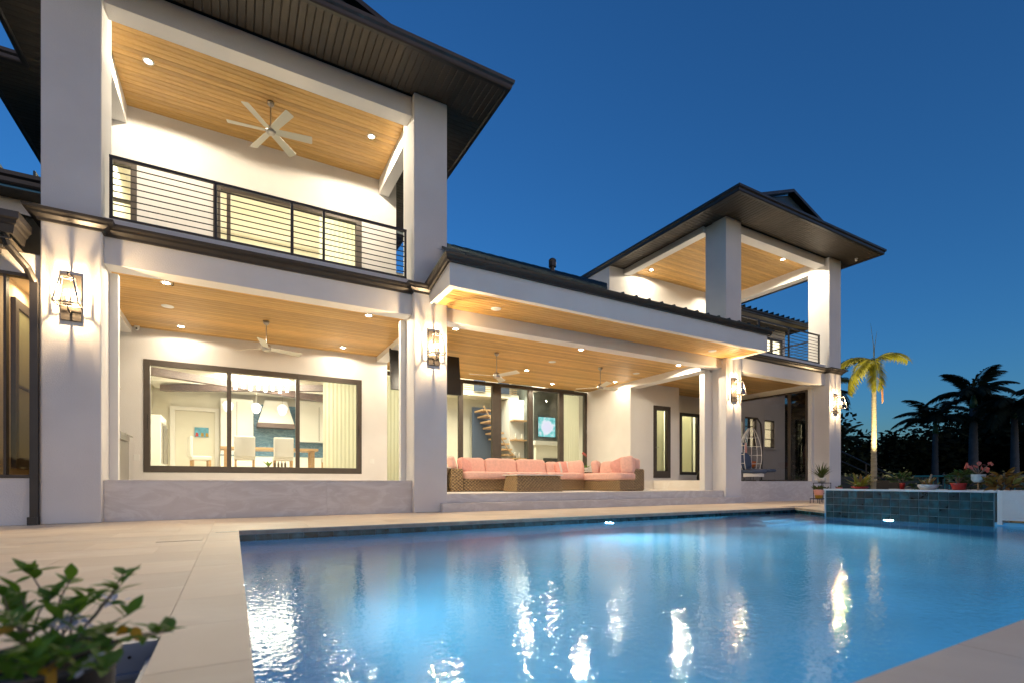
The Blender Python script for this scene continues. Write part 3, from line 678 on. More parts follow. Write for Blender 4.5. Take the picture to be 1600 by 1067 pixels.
def lantern(x, label):
    y = 9.998; z = 3.11
    t = thing('wall_lantern', label, 'wall lantern', (x,y,z), 'bronze lanterns on the pillars')
    MB().box(x-.125,x+.125,y-.03,y,z,z+.71).build('back_plate', M['bronze'], t, bev=.004)
    cy = y-.20
    def ring(h,k): return [Vector((x+sx*k,cy+sy*k*.85,z+h)) for sx,sy in ((-1,-1),(1,-1),(1,1),(-1,1))]
    b = ring(.20,.148); tp = ring(.60,.075)
    f = MB()
    for i in range(4):
        f.tube([b[i],tp[i]],.011,6); f.tube([b[i],b[(i+1)%4]],.011,6); f.tube([tp[i],tp[(i+1)%4]],.011,6)
    f.build('frame', M['nickel'], t)
    MB().tube([(x,y-.03,z+.60),(x,y-.10,z+.68),(x,cy,z+.68),(x,cy,z+.62)],.012,8).tube([(x,y-.03,z+.14),(x,y-.1,z+.11),(x,cy,z+.13),(x,cy,z+.2)],.012,8).build('arm', M['bronze'], t)
    for i in range(4):
        j = (i+1)%4; MB().quad(b[i]*.97+b[j]*.03,b[i]*.03+b[j]*.97,tp[i]*.05+tp[j]*.95,tp[i]*.95+tp[j]*.05).build('glass_pane', M['clear'], t)
    MB().box(x-.05,x+.05,cy-.05,cy+.05,z+.19,z+.205).tube([(x-.03,cy,z+.2),(x-.03,cy,z+.33)],.012,8).tube([(x+.03,cy,z+.2),(x+.03,cy,z+.33)],.012,8).build('candle_holder', M['nickel'], t)
    for s_ in (-.03,.03): MB().ball((x+s_,cy,z+.375),.017,.017,.045,nu=10,nv=8).build('bulb', M['bulb'], t, True)
    light('POINT','lantern_light',(x,cy,z+.40),92,WARM2,shadow_soft_size=.03)
lantern(-2.18,'large lit bronze lantern on the leftmost white pillar')
lantern(3.70,'lit bronze lantern on the pillar between the left loggia and the sofa terrace')
lantern(13.46,'lit bronze lantern on the pillar under the right end of the canopy')
lantern(19.12,'farthest lit bronze lantern on the pillar by the yellow palm')

# ceiling fans
def fan(x,y,zc,zh,n,R_,a0,label,rd=.6):
    t = thing('ceiling_fan', label, 'ceiling fan', (x,y,zc))
    MB().lathe((x,y,zc),[(.0,-.09),(.03,-.09),(.065,-.05),(.07,0)],16).build('canopy_cup', M['nickel'], t, True)
    MB().tube([(x,y,zc-.05),(x,y,zh+.05)],.013,8).build('down_rod', M['nickel'], t)
    MB().lathe((x,y,zh),[(.0,-.09),(.07,-.085),(.10,-.05),(.11,.0),(.09,.05),(.03,.08)],20).build('motor', M['nickel'], t, True)
    mb = MB(); pts = [(.09,.05),(.16,.07),(R_-.02,.085),(R_,.07)]
    vs = []
    for r,w in pts:
        for s_ in (-1,1):
            for h in (-.005,.005): vs.append((r,s_*w,-s_*w*.28+h))
    fs = []
    for i in range(3):
        q = i*4; fs += [(q,q+2,q+6,q+4),(q+1,q+5,q+7,q+3),(q,q+4,q+5,q+1),(q+2,q+3,q+7,q+6)]
    fs += [(0,1,3,2),(12,14,15,13)]
    me = mb.add(vs,fs).mesh('blade', M['blade'], bev=.002)
    for k in range(n): inst('blade', me, t, (x,y,zh-.02), rot=(0,0,R(a0+k*360/n)))
fan(.69,11.73,8.71,8.12,6,.82,-8,'six-bladed ceiling fan in the upstairs left balcony')
fan(.65,12.6,4.29,3.70,3,.80,20,'three-bladed ceiling fan in the left loggia above the dining window')
fan(6.49,12.45,4.29,3.66,3,.80,50,'three-bladed ceiling fan above the long pink sofa')
fan(10.22,12.44,4.29,3.69,3,.80,10,'three-bladed ceiling fan above the pink corner chaise')

# ceiling-hung television, camera, hook, security cameras
t = thing('television', 'black ceiling-hung television seen on both sides of the second pillar', 'television', (4.6,13,4.29))
fr = MB().box(-1.0,1.0,-.03,.03,-.56,.56).build('screen', M['black'], t, bev=.01, loc=(0,0,0)); fr.location = (0,0,-.66); fr.rotation_euler = (R(-8),0,0)
MB().tube([(4.6,13.05,4.29),(4.6,13.05,3.7)],.03,8).build('ceiling_mount', M['black'], t)
def seccam(x,y,z,label):
    t = thing('security_camera', label, 'security camera', (x,y,z))
    MB().lathe((x,y,z),[(.055,0),(.055,-.03),(.05,-.04)],16).build('base', M['white'], t, True)
    MB().ball((x,y,z-.06),.048,nu=14).build('dome', M['white'], t, True); MB().ball((x,y-.035,z-.07),.022,nu=10).build('lens', M['black'], t, True)
seccam(-1.98,14.45,4.29,'small white dome camera in the back corner of the left loggia')
seccam(19.75,9.6,8.75,'small white dome camera under the eave of the right roof corner')
tag(MB().tube([(-.96,10.98,4.29),(-.96,10.98,4.24),(-.985,10.98,4.22),(-1.0,10.98,4.24)],.008,6).build('ceiling_hook', M['black'], None), 'small black hook in the left loggia ceiling beside the front light', 'hook')
t = thing('spotlight','small twin spotlight under the low soffit left of the first pillar','spotlight',(-2.97,9.85,4.06))
MB().box(-3.03,-2.91,9.83,9.87,4.03,4.06).build('base', M['white'], t); MB().lathe((-2.95,9.85,3.93),[(.02,0),(.035,.02),(.03,.1)],12).build('lamp_head', M['nickel'], t, True)

# ================================================================== TERRACE FURNITURE
def cushion(name, parent, c, s, m, rot=(0,0,0), e=.45):
    me = MB().ball((0,0,0), s[0], s[1], s[2], e, 28, 14)
    # pinch corners outward like a stuffed pillow and add soft wrinkles
    out = []
    for v in me.v:
        x,y,z = v; k = 1 + .05*(abs(x/s[0])*abs(z/s[2]))
        out.append((x*k+random.uniform(-.004,.004), y, z*k+random.uniform(-.004,.004)))
    me.v = out
    o = me.build(name, M[m], parent, True, loc=(0,0,0)); o.location = Vector(c)-wloc(parent); o.rotation_euler = rot; PW[o.name] = Vector(c); return o
def wickerbox(name, parent, x0,x1,y0,y1,z0,z1): return MB().box(x0,x1,y0,y1,z0,z1).build(name, M['wicker'], parent, bev=.05)
FZ = .386
def pillow(c,s,m,rot,label,striped=False):
    t = thing('throw_pillow', label, 'pillow', (c[0],c[1],c[2]-s[2]), 'loose pillows on the wicker seats')
    o = cushion('cover', t, c, s, m, rot, .5)
    if striped:
        for dx in (-.52,.45):
            q = MB().ball((0,0,0), s[0]*.16, s[1]*1.04, s[2]*.93, .4, 12, 10).build('stripe', M['cushwhite'], o, True, loc=(0,0,0)); q.location = (dx*s[0],-.004,0)
t = thing('sofa','long brown wicker sofa with pink seat and back cushions','sofa',(7.1,12.7,FZ))
wickerbox('base', t, 5.35,9.45,12.2,13.1,FZ,.74); wickerbox('arm', t, 4.98,5.34,12.15,13.25,FZ,1.00); wickerbox('backrest', t, 5.36,9.45,13.11,13.3,FZ,1.0)
for i,(a,b) in enumerate(((5.36,6.75),(6.76,8.1),(8.11,9.45))): cushion('seat_cushion', t, ((a+b)/2,12.62,.82), ((b-a)/2,.5,.11), 'pink', e=.35)
for a,b in ((5.65,6.35),(6.37,7.4),(7.42,8.45)): cushion('back_cushion', t, ((a+b)/2,13.0,1.08), ((b-a)/2,.13,.25), 'pink', (R(-12),0,0), .4)
pillow((5.2,12.62,1.12),(.28,.12,.2),'pink',(R(-15),R(8),R(65)),'plump pink pillow slumped over the left wicker arm of the long sofa')
pillow((5.55,12.55,1.07),(.24,.11,.22),'coral',(R(-20),R(14),R(30)),'darker coral pillow leaning beside the left arm of the long sofa')
pillow((8.68,12.95,1.06),(.22,.11,.21),'pink',(R(-15),0,0),'small pink pillow left of the striped pillow')
pillow((9.02,12.8,1.07),(.30,.11,.21),'coral',(R(-18),R(-3),0),'coral and cream striped pillow on the long sofa',True)
pillow((9.38,12.62,1.06),(.26,.14,.24),'pink',(R(-15),R(-6),R(-40)),'pink pillow standing at the right end of the long sofa')
t = thing('coffee_table','low flared wicker coffee table with pale top before the long sofa','coffee table',(7.1,11.45,FZ))
def frus(x0,x1,y0,y1,z0,z1,k):
    return MB().add([(x0,y0,z0),(x1,y0,z0),(x1,y1,z0),(x0,y1,z0),(x0+k,y0+k,z1),(x1-k,y0+k,z1),(x1-k,y1-k,z1),(x0+k,y1-k,z1)],[(0,3,2,1),(4,5,6,7),(0,1,5,4),(1,2,6,5),(2,3,7,6),(3,0,4,7)])
frus(6.40,7.86,11.15,11.9,FZ,.815,.05).build('base', M['wicker'], t, bev=.02); MB().box(6.40,7.86,11.13,11.92,.816,.84).build('table_top', M['rope'], t, bev=.006)
t = thing('chaise','separate wicker chaise at the right with its high wicker back on the right side','chaise',(9.9,11.5,FZ))
wickerbox('base', t, 9.42,9.98,10.62,12.40,FZ,.72); wickerbox('backrest', t, 9.985,10.40,10.66,12.42,FZ,1.02)
cushion('seat_cushion', t, (9.70,11.5,.80), (.36,.95,.11), 'pink', e=.35)
pillow((9.80,12.10,1.07),(.26,.12,.22),'pink',(R(-12),R(5),R(35)),'pink pillow with pointed corners at the far end of the chaise')
pillow((9.88,11.55,1.05),(.34,.12,.21),'pink',(R(-14),0,R(-75)),'wide pink pillow in the middle of the chaise')
pillow((9.84,11.10,1.08),(.25,.11,.24),'coral',(R(-15),R(-25),R(-50)),'tilted coral pillow on the chaise')
pillow((9.92,10.85,1.12),(.20,.12,.26),'pink',(R(-12),R(-8),R(-60)),'pink pillow standing at the near end of the chaise')
pillow((10.18,11.0,1.17),(.27,.13,.18),'pink',(R(-8),R(6),R(-10)),'pink pillow lying on top of the chaise back')
t = thing('side_table','small wicker side table with pale top between sofa and chaise','side table',(10.1,13.1,FZ))
MB().box(9.85,10.45,12.75,13.35,FZ,.96).build('base', M['wicker'], t, bev=.02); MB().box(9.82,10.48,12.72,13.38,.961,.985).build('table_top', M['rope'], t, bev=.005)
t = thing('side_table','hourglass wicker stool half hidden behind the second pillar','side table',(4.75,12.4,FZ))
MB().lathe((4.75,12.4,FZ),[(.28,0),(.16,.28),(.17,.34),(.30,.62)],20).build('base', M['wicker'], t, True); MB().lathe((4.75,12.4,FZ+.62),[(.31,0),(.31,.03)],20).build('table_top', M['rope'], t)
t = thing('potted_orchid','pink orchid in a white pot on the side table','orchid',(10.1,13.0,.985))
MB().lathe((10.1,13.0,.985),[(.05,0),(.075,.12),(.07,.13)],16).build('pot', M['potwhite'], t, True)
MB().tube([(10.1,13,1.1),(10.08,13,1.35),(10.01,12.98,1.55),(9.93,12.96,1.58)],.006,6).build('stem', M['crownshaft'], t)
def leafmesh(L,W_,name,m,curl=.15,fold=.12):
    mb = MB(); n=6; vs=[]
    for i in range(n+1):
        s_ = i/n; w = W_*math.sin(math.pi*min(.97,max(.03,s_))**.85)*.5; zz = -curl*L*s_*s_
        vs += [(s_*L,-w,zz+fold*w),(s_*L,0,zz),(s_*L,w,zz+fold*w)]
    fs=[]
    for i in range(n):
        q=i*3; fs += [(q,q+1,q+4,q+3),(q+1,q+2,q+5,q+4)]
    return mb.add(vs,fs).mesh(name, M[m], True)
lf_or = leafmesh(.2,.07,'leaf','leaf')
for k in range(5): inst('leaf', lf_or, t, (10.1,13,1.1), rot=(0,R(-35),k*1.3))
pet = leafmesh(.06,.05,'petal','pinkpetal',.1)
for i,(px_,pz_) in enumerate(((9.93,1.57),(10.0,1.53),(10.05,1.49))):
    for k in range(4): inst('petal', pet, t, (px_,12.95,pz_), rot=(R(70),R(k*90),R(20*i)))

# outdoor grill at the left wall of the left loggia
t = thing('grill','stainless outdoor grill with open lid in the left corner of the left loggia','grill',(-2.0,13.2,.66))
MB().box(-3.09,-2.12,12.95,14.4,.665,1.55).build('cabinet', M['steel'], t, bev=.01); MB().box(-3.0,-2.06,13.1,14.1,1.552,1.72).build('firebox', M['steel'], t, bev=.02)
MB().tube([(-2.0,13.15,1.66),(-2.0,14.05,1.66)],.015,8).build('handle', M['nickel'], t); MB().tube([(-2.14,13.4,1.0),(-2.14,13.4,1.4)],.012,8).build('handle', M['nickel'], t)
for k in range(4): MB().lathe((0,0,0),[(.03,0),(.03,.03)],12).build('knob', M['black'], t).matrix_local = Matrix.Translation((-.165,0+k*.25,.84)) @ Matrix.Rotation(R(90),4,'Y')
t = thing('vent_hood','angled steel vent hood on the left loggia wall above the grill','vent hood',(-2.2,13.2,2.9))
MB().add([(-3.09,13.2,2.75),(-2.22,13.2,2.75),(-2.22,14.2,2.75),(-3.09,14.2,2.75),(-3.09,13.2,3.2),(-2.45,13.2,3.2),(-2.45,14.2,3.2),(-3.09,14.2,3.2)],[(0,3,2,1),(4,5,6,7),(0,1,5,4),(1,2,6,5),(2,3,7,6),(3,0,4,7)]).build('hood', M['steel'], t, bev=.005)
MB().box(-3.08,-2.9,13.5,13.9,3.201,4.27).build('duct', M['steel'], t)
tag(MB().box(3.45,3.58,14.585,14.60,1.18,1.32).box(3.49,3.54,14.575,14.586,1.21,1.29).build('outlet_box', M['white'], None, bev=.004), 'small white outlet box on the wall right of the dining window', 'outlet')
tag(MB().box(-2.06,-1.95,14.585,14.60,1.15,1.29).build('outlet_box', M['white'], None, bev=.004), 'small white outlet box on the wall left of the dining window', 'outlet')

# hanging egg chair in the right loggia
t = thing('hanging_chair','white corded egg chair with blue cushions hanging from a curved stand','hanging chair',(16.6,11.5,.665))
cx_,cy_,cz_ = 16.6,11.5,.665
MB().tube([(cx_-.5,cy_-.4,cz_+.03),(cx_+1.1,cy_+.4,cz_+.03)],.03,8).tube([(cx_+.2,cy_-.7,cz_+.03),(cx_+.4,cy_+.8,cz_+.03)],.03,8).build('stand_base', M['bronze'], t)
MB().tube([(cx_+.75,cy_+.2,cz_+.03),(cx_+.85,cy_+.25,cz_+.7),(cx_+.8,cy_+.2,cz_+1.5),(cx_+.55,cy_+.1,cz_+2.15),(cx_+.2,cy_,cz_+2.32),(cx_,cy_,cz_+2.2)],.03,10).build('stand_arm', M['bronze'], t)
MB().tube([(cx_,cy_,cz_+2.2),(cx_,cy_,cz_+1.95)],.008,6).build('chain', M['nickel'], t)
bk = MB(); 
def shellp(u,v):   # u across, v up: egg shell open to the front
    a = R(-100+200*u); h = .34+1.6*v; r = .52*math.sin(math.pi*min(.98,.22+.72*v))**.8
    return (cx_+math.sin(a)*r, cy_+.10+math.cos(a)*r*.8, cz_+h)
for i in range(9): bk.tube([shellp(i/8,v/10) for v in range(11)],.012,5)
for j in range(0,11,2): bk.tube([shellp(u/12,j/10) for u in range(13)],.011,5)
bk.build('corded_shell', M['rope'], t)
st = MB()
for j in range(6): st.tube([(cx_+.45*math.cos(a*math.pi/8),cy_-.1-.40*math.sin(a*math.pi/8)+.2,cz_+.28-.02*j) for a in range(9)],.014,5)
st.build('seat_rim', M['rope'], t)
cushion('seat_cushion', t, (cx_,cy_,cz_+.36),(.46,.36,.10),'navy',e=.7); cushion('back_cushion', t, (cx_-.1,cy_+.3,cz_+.75),(.30,.12,.32),'navy',(R(-12),0,0),.7); cushion('foot_cushion', t, (cx_+.62,cy_-.15,cz_+.40),(.30,.22,.06),'navy',e=.7)
stripe = ('coral','rope','navy','coral')
for k,mn in enumerate(stripe): MB().box(cx_-.28+k*.13,cx_-.17+k*.13,cy_+.43,cy_+.445,cz_+.55,cz_+1.45).build('woven_stripe', M[mn], t)
t = thing('plant_table','small dark wire table holding an orange pot behind the egg chair','side table',(17.65,12.3,.665))
for sx,sy in ((-1,-1),(1,-1),(1,1),(-1,1)): MB().tube([(17.65+sx*.2,12.3+sy*.2,.665),(17.65+sx*.2,12.3+sy*.2,1.18)],.01,6).build('leg', M['bronze'], t)
MB().lathe((17.65,12.3,1.18),[(.27,0),(.27,.02)],18).build('table_top', M['bronze'], t)
tag(MB().lathe((17.6,12.3,1.2),[(.10,0),(.17,.10),(.18,.24),(.15,.25)],16).build('flower_pot', mat('orange_ceramic',(.55,.14,.03),.4), None, True), 'round orange pot on the wire table behind the egg chair', 'pot')
tag(MB().lathe((16.95,14.2,.70),[(.12,0),(.13,.15),(.10,.30),(.05,.36)],14).build('stone_vase', M['black'], None, True), 'upright dark stone vase on the platform under the far sliding window', 'vase')
tag(MB().ball((17.75,14.2,.79),.27,.16,.10,.8).build('stone_bowl', M['black'], None, True), 'low dark rounded bowl on the platform under the far sliding window', 'bowl')

# ================================================================== INTERIORS
def room(x0,x1,y0,y1,z0,z1,open_back=False):
    o = hp('room', MB().box(x0-.1,x0,y0,y1,z0,z1).box(x1,x1+.1,y0,y1,z0,z1).box(x0-.1,x1+.1,y1,y1+.1,z0,z1), M['intwall'])
    MB().box(x0,x1,y0,y1,z0-.08,z0).build('room_floor', M['intfloor'], o); MB().box(x0,x1,y0,y1,z1,z1+.05).build('room_ceiling', M['intceil'], o); return o
rm = room(-2.4,3.73,14.81,20.6,.66,4.25)
MB().box(-2.3,3.6,18.9,20.4,3.80,4.249).build('tray_edge', M['intceil'], rm)
bw = thing('ceiling_beam','dark crossed timber beams on the dining room ceiling','beam',(.6,17.5,4.0))
for a,b in (((-2.0,16.6),(3.2,19.4)),((-2.0,19.4),(3.2,16.6))):
    d_ = (Vector(b)-Vector(a)).normalized(); nrm = Vector((-d_.y,d_.x))*.11; p0,p1 = Vector(a),Vector(b)
    MB().prism([tuple(p0+nrm),tuple(p0-nrm),tuple(p1-nrm),tuple(p1+nrm)],3.56 if a[1]<17 else 3.565,3.76).build('timber', M['beamwood'], bw)
# kitchen wall
k = thing('kitchen_wall','white kitchen cabinets with blue backsplash behind the dining table','cabinet',(1,20.3,.66))
MB().box(-.4,.62,20.15,20.59,.66,3.6).build('tall_cabinet', M['cabinet'], k, bev=.01); MB().box(2.1,3.6,20.15,20.59,2.15,3.7).build('wall_cabinet', M['cabinet'], k, bev=.01)
for x_ in (.1,2.85): MB().box(x_-.006,x_+.006,20.14,20.149,2.2,3.5).build('door_gap', M['black'], k)
MB().box(.63,2.09,20.5,20.58,1.6,3.5).build('backsplash', M['blueTile'], k); MB().box(2.1,3.6,20.5,20.58,1.6,2.149).build('backsplash', M['blueTile'], k)
MB().box(-.4,3.6,19.9,20.5,.66,1.56).build('base_cabinet', M['cabinet'], k); MB().box(-.4,3.6,19.88,20.5,1.561,1.6).build('worktop', M['blueTile'], k)
h = thing('range_hood','white flared range hood over the blue kitchen backsplash','range hood',(1.35,20.3,2.7))
MB().box(.74,1.98,19.95,20.49,2.62,2.78).build('band', M['beamwood'], h)
MB().add([(.76,19.97,2.781),(1.96,19.97,2.781),(1.96,20.49,2.781),(.76,20.49,2.781),(1.0,20.15,3.62),(1.72,20.15,3.62),(1.72,20.49,3.62),(1.0,20.49,3.62)],[(0,3,2,1),(4,5,6,7),(0,1,5,4),(1,2,6,5),(2,3,7,6),(3,0,4,7)]).build('hood', M['cabinet'], h)
dn = hp('inner_doorway', MB().box(-1.9,-1.76,20.5,20.59,.66,3.25).box(-.58,-.44,20.5,20.59,.66,3.25).box(-1.76,-.58,20.5,20.59,3.12,3.25), M['trimwhite'])
pt = thing('painting','small beach painting with three deck chairs in the doorway','painting',(-.98,20.5,2.4))
MB().box(-1.19,-.77,20.555,20.575,2.22,2.56).build('canvas', mat('painting_sea',(.10,.35,.52),.7,noise=(6,.3)), pt)
for x_,cn in ((-1.12,'red'),(-.96,'leafyellow'),(-.82,'leafyellow')): MB().add([(x_-.05,20.552,2.24),(x_+.05,20.552,2.24),(x_+.035,20.552,2.36),(x_-.03,20.552,2.38)],[(0,1,2,3)]).build('painted_chair', M[cn], pt)
ov = thing('wall_oven','steel wall oven with long handles at the left of the kitchen','oven',(-2.1,18.2,.66))
MB().box(-2.39,-1.85,17.6,19.0,.66,2.6).build('body', M['cabinet'], ov, bev=.01); MB().box(-1.849,-1.83,17.75,18.9,1.2,2.4).build('oven_door', M['steel'], ov)
for y_ in (17.85,18.75): MB().tube([(-1.80,y_,1.2),(-1.80,y_,2.3)],.018,8).build('handle', M['nickel'], ov)
tb = thing('dining_table','long light oak dining table inside the window','dining table',(.9,17.2,.66))
MB().box(-.35,2.35,16.75,17.75,1.62,1.69).build('table_top', M['oak'], tb, bev=.01)
for x_,y_ in ((-.2,16.9),(2.2,16.9),(-.2,17.6),(2.2,17.6)): MB().box(x_-.05,x_+.05,y_-.05,y_+.05,.66,1.619).build('leg', M['oak'], tb)
def dchair(x,y,rz,label):
    t = thing('dining_chair',label,'chair',(x,y,.66),'white dining chairs'); t.rotation_euler = (0,0,rz)
    def P(name,mb,m,bev=0):
        o = bpy.data.objects.new(name, mb.mesh(name,M[m],bev=bev)); C.objects.link(o); o.parent = t
    P('seat',MB().box(-.27,.27,-.25,.25,.62,.74),'cabinet',.03); P('backrest',MB().box(-.27,.27,-.30,-.22,.70,1.30),'cabinet',.03)
    for sx,sy in ((-1,-1),(1,-1),(1,1),(-1,1)): P('leg',MB().box(sx*.23-.025,sx*.23+.025,sy*.21-.025,sy*.21+.025,0,.62),'oak')
dchair(.28,16.45,0,'white dining chair with its back to the window, left one of two')
dchair(1.30,16.45,0,'white dining chair with its back to the window, right one of two')
dchair(-.85,17.2,-R(80),'white dining chair at the left end of the dining table')
dchair(2.75,17.2,R(80),'white dining chair at the right end of the dining table')
ch = thing('chandelier','row of glowing glass tubes hanging above the dining table','chandelier',(.75,16.9,4.24))
MB().box(.0,1.5,16.86,16.94,4.2,4.24).build('ceiling_plate', M['nickel'], ch)
for i in range(8):
    x_ = .05+i*.2; z_ = 3.40+.05*(i%2); MB().lathe((x_,16.9,z_),[(.042,0),(.042,.22)],10).build('glass_tube', M['tubelamp'], ch); MB().tube([(x_,16.9,z_+.2),(x_,16.9,4.2)],.004,5).build('wire', M['nickel'], ch)
for i,(x_,lb) in enumerate(((-.16,'left'),(.68,'middle'),(1.50,'right'))):
    pd = thing('pendant_lamp','glowing glass pendant lamp, %s one of three before the range hood'%lb,'pendant lamp',(x_,19.2,4.24),'three kitchen pendants')
    MB().lathe((x_,19.2,3.0),[(.06,0),(.13,.10),(.16,.25),(.10,.33),(.03,.36)],14).build('shade', M['frost'], pd, True); MB().ball((x_,19.2,3.18),.06,nu=10,nv=8).build('bulb', M['tubelamp'], pd, True); MB().tube([(x_,19.2,3.36),(x_,19.2,4.24)],.005,5).build('cord', M['nickel'], pd)
def curtain(parent,name,x0,x1,y,z0,z1,m='curtain',amp=.012,f=38,axis='x'):
    mb=MB(); n=int(abs(x1-x0)*30)+4; vs=[]
    for i in range(n+1):
        x_=x0+(x1-x0)*i/n; o_=amp*math.sin(i*f/30*1.3)+.4*amp*math.sin(i*f/30*2.9+1)
        for z_ in (z0,z1): vs.append((x_,y+o_,z_) if axis=='x' else (y+o_,x_,z_))
    return mb.add(vs,[(2*i,2*i+2,2*i+3,2*i+1) for i in range(n)]).build(name,M[m],parent,True)
def curt_thing(label,*a,**k_):
    k_.pop('amp',0)
    o=curtain(None,'curtain',*a,**k_); tag(o,label,'curtain'); return o
curt_thing('pale sheer curtain at the right of the dining window',2.25,3.25,15.15,.7,4.2)
light('AREA','dining_light',(.5,16.8,4.0),150,INT,size=2.4); light('AREA','kitchen_light',(.6,19.0,4.2),150,INT,size=2.2)
for i,(x_,y_) in enumerate(((-1.2,16.2),(3.0,16.4))):
    t=thing('ceiling_light',('recessed light inside the dining room near its left side','recessed light inside the dining room near its curtain')[i],'downlight',(x_,y_,4.04)); inst('lens',dl_lens,t,(x_,y_,4.04))
# jars on the dining window sill
t = thing('sill_tray','small plant and dark bottles on the dining window sill','tray',(1.0,14.9,.9))
MB().box(.75,1.35,14.86,14.98,1.04,1.05).build('tray', M['black'], t)
for i in range(4): MB().lathe((.98+i*.085,14.92,1.05),[(.025,0),(.025,.10),(.01,.13),(.01,.16)],8).build('bottle', M['black'], t)
for k_ in range(7): inst('leaf', lf_or, t, (.82,14.92,1.05), rot=(0,R(-55),k_*.9))
MB().lathe((.82,14.92,1.05),[(.02,0),(.03,.06)],8).build('pot', M['potdark'], t)

# living room
rl_ = room(3.97,15.0,16.4,22.6,.385,7.6)
fp = thing('fireplace_wall','grey fireplace wall with pale mantel behind the glass doors','fireplace',(13.6,20.5,.4))
MB().box(12.60,14.98,20.3,22.5,.39,7.5).build('chimney_breast', M['greywall'], fp); MB().box(12.5,14.98,20.0,20.299,2.42,2.62).build('mantel', M['cabinet'], fp); MB().box(12.6,14.98,20.1,20.299,.39,2.419).build('surround', M['intwall'], fp); MB().box(13.0,14.6,20.07,20.099,.5,1.8).build('firebox', M['black'], fp)
tv = thing('television','lit television with a teal and white picture above the mantel','television',(13.1,20.1,3.3))
sc_ = MB().box(12.66,13.70,20.05,20.10,2.78,3.80).build('bezel', M['black'], tv)
def m_tv():
    m,n,l,b = nt('television_picture'); tc=n.new("ShaderNodeTexCoord"); nz=n.new("ShaderNodeTexNoise"); nz.inputs['Scale'].default_value=5; nz.inputs['Detail'].default_value=5; l.new(tc.outputs['Object'],nz.inputs[0])
    gr=n.new("ShaderNodeTexGradient"); gr.gradient_type='SPHERICAL'; mp=n.new("ShaderNodeMapping"); mp.inputs['Scale'].default_value=(2.6,1,2.6); l.new(tc.outputs['Object'],mp.inputs[0]); l.new(mp.outputs[0],gr.inputs[0])
    ad=n.new("ShaderNodeMath"); ad.operation='MULTIPLY_ADD'; ad.inputs[1].default_value=1.0; l.new(nz.outputs[0],ad.inputs[0]); l.new(gr.outputs[0],ad.inputs[2])
    cr=n.new("ShaderNodeValToRGB"); e=cr.color_ramp.elements; e[0].position=.30; e[0].color=(.03,.36,.38,1); e[1].position=.95; e[1].color=(.72,.72,.88,1); x_=e.new(.5); x_.color=(.20,.62,.62,1); y_=e.new(.68); y_.color=(.75,.80,.88,1)
    l.new(ad.outputs[0],cr.inputs[0]); b.inputs['Base Color'].default_value=(0,0,0,1); l.new(cr.outputs[0],b.inputs['Emission Color']); b.inputs['Emission Strength'].default_value=.42; return m
MB().box(12.69,13.67,20.043,20.049,2.82,3.76).build('picture', m_tv(), tv, loc=(13.18,20.04,3.29))
sh = thing('shelving','white lit niche with wooden shelves left of the fireplace','shelf',(12.0,21,.4))
MB().box(11.75,12.59,21.2,22.5,.39,4.7).build('niche', M['cabinet'], sh)
for z_ in (1.75,2.65,3.6): MB().box(11.78,12.55,20.8,21.199,z_,z_+.06).build('shelf_board', M['oak'], sh)
for i,(x_,z_) in enumerate(((11.95,1.81),(12.2,1.81),(12.35,2.71),(12.0,2.71))): MB().lathe((x_,21.0,z_),[(.05,0),(.08,.12),(.04,.24),(.05,.28)],10).build('vase', M['potwhite'], sh, True)
light('AREA','shelf_light',(12.2,20.6,4.9),18,INT,size=.5)
stt = thing('staircase','open staircase with pale treads on a navy wall','staircase',(10.9,20.5,.4))
MB().box(10.15,11.74,22.0,22.1,1.2,4.3).build('navy_panel', M['navy'], stt)
for i in range(10): MB().box(10.2+i*.15,10.75+i*.15,21.0,21.9,4.0-i*.26,4.08-i*.26).build('tread', M['oak'], stt)
MB().tube([(10.2,20.9,4.2),(11.5,20.9,2.2),(11.9,20.9,1.9)],.03,8).build('handrail', M['oak'], stt)
MB().tube([(11.9,20.9,.4),(11.9,20.9,1.92)],.03,8).build('newel_post', M['black'], stt)
gb = thing('inner_balcony','upper gallery railing with pale slats inside the living room','railing',(9.2,21.5,4.5))
MB().box(4,12.4,21.4,22.5,4.75,4.95).build('gallery_floor', M['intwall'], gb)
for z_ in range(9): MB().box(6.5,12.3,21.4,21.42,4.99+z_*.1,5.02+z_*.1).build('slat', M['oak'], gb)
for x_ in (8.3,9.9,11.2): MB().box(x_,x_+.6,21.3,21.34,4.95,6.2).build('art_panel', M['navy'], gb)
curt_thing('pale sheer curtain behind the rightmost glass door',11.45,12.5,16.6,.42,4.2,amp=.05)
curt_thing('pale sheer curtain behind the glass door left of the second pillar',4.05,5.3,16.6,.42,4.2,amp=.05)
light('AREA','living_light',(8.5,19.5,7.3),330,INT,size=3.5); light('AREA','living_light',(9.0,17.8,6.8),60,INT,size=2.0,rot=(0,0,0))
# rooms behind the right-hand doors and small windows: closed roller blinds with light behind
r2 = room(15.12,18.85,15.02,19,.66,4.2); light('AREA','right_room_light',(17,16.6,4.1),110,INT,size=2.5)
hp('room_wall', MB().box(12.77,14.85,15.6,15.7,.66,4.2).box(12.77,12.86,13.81,15.6,.66,4.2), M['intwall']); light('AREA','porch_room_light',(13.9,14.7,4.0),35,INT,size=.7)
def blind(label,x0,x1,z0,z1,y):
    o=MB().box(x0,x1,y,y+.006,z0,z1).build('roller_blind',M['blind'],None); tag(o,label,'blind')
blind('pale roller blind lowered behind the narrow glass door',13.84,14.44,1.0,3.4,13.78)
blind('pale roller blind behind the left pane of the far sliding window',16.5,17.5,1.05,3.5,15.1)
curt_thing('greenish curtain behind the right pane of the far sliding window',17.7,18.5,15.2,.9,3.55)
r3 = room(18.95,23.55,15.02,19,.4,4.2); light('AREA','far_room_light',(21.5,16.2,4.1),110,INT,size=2)
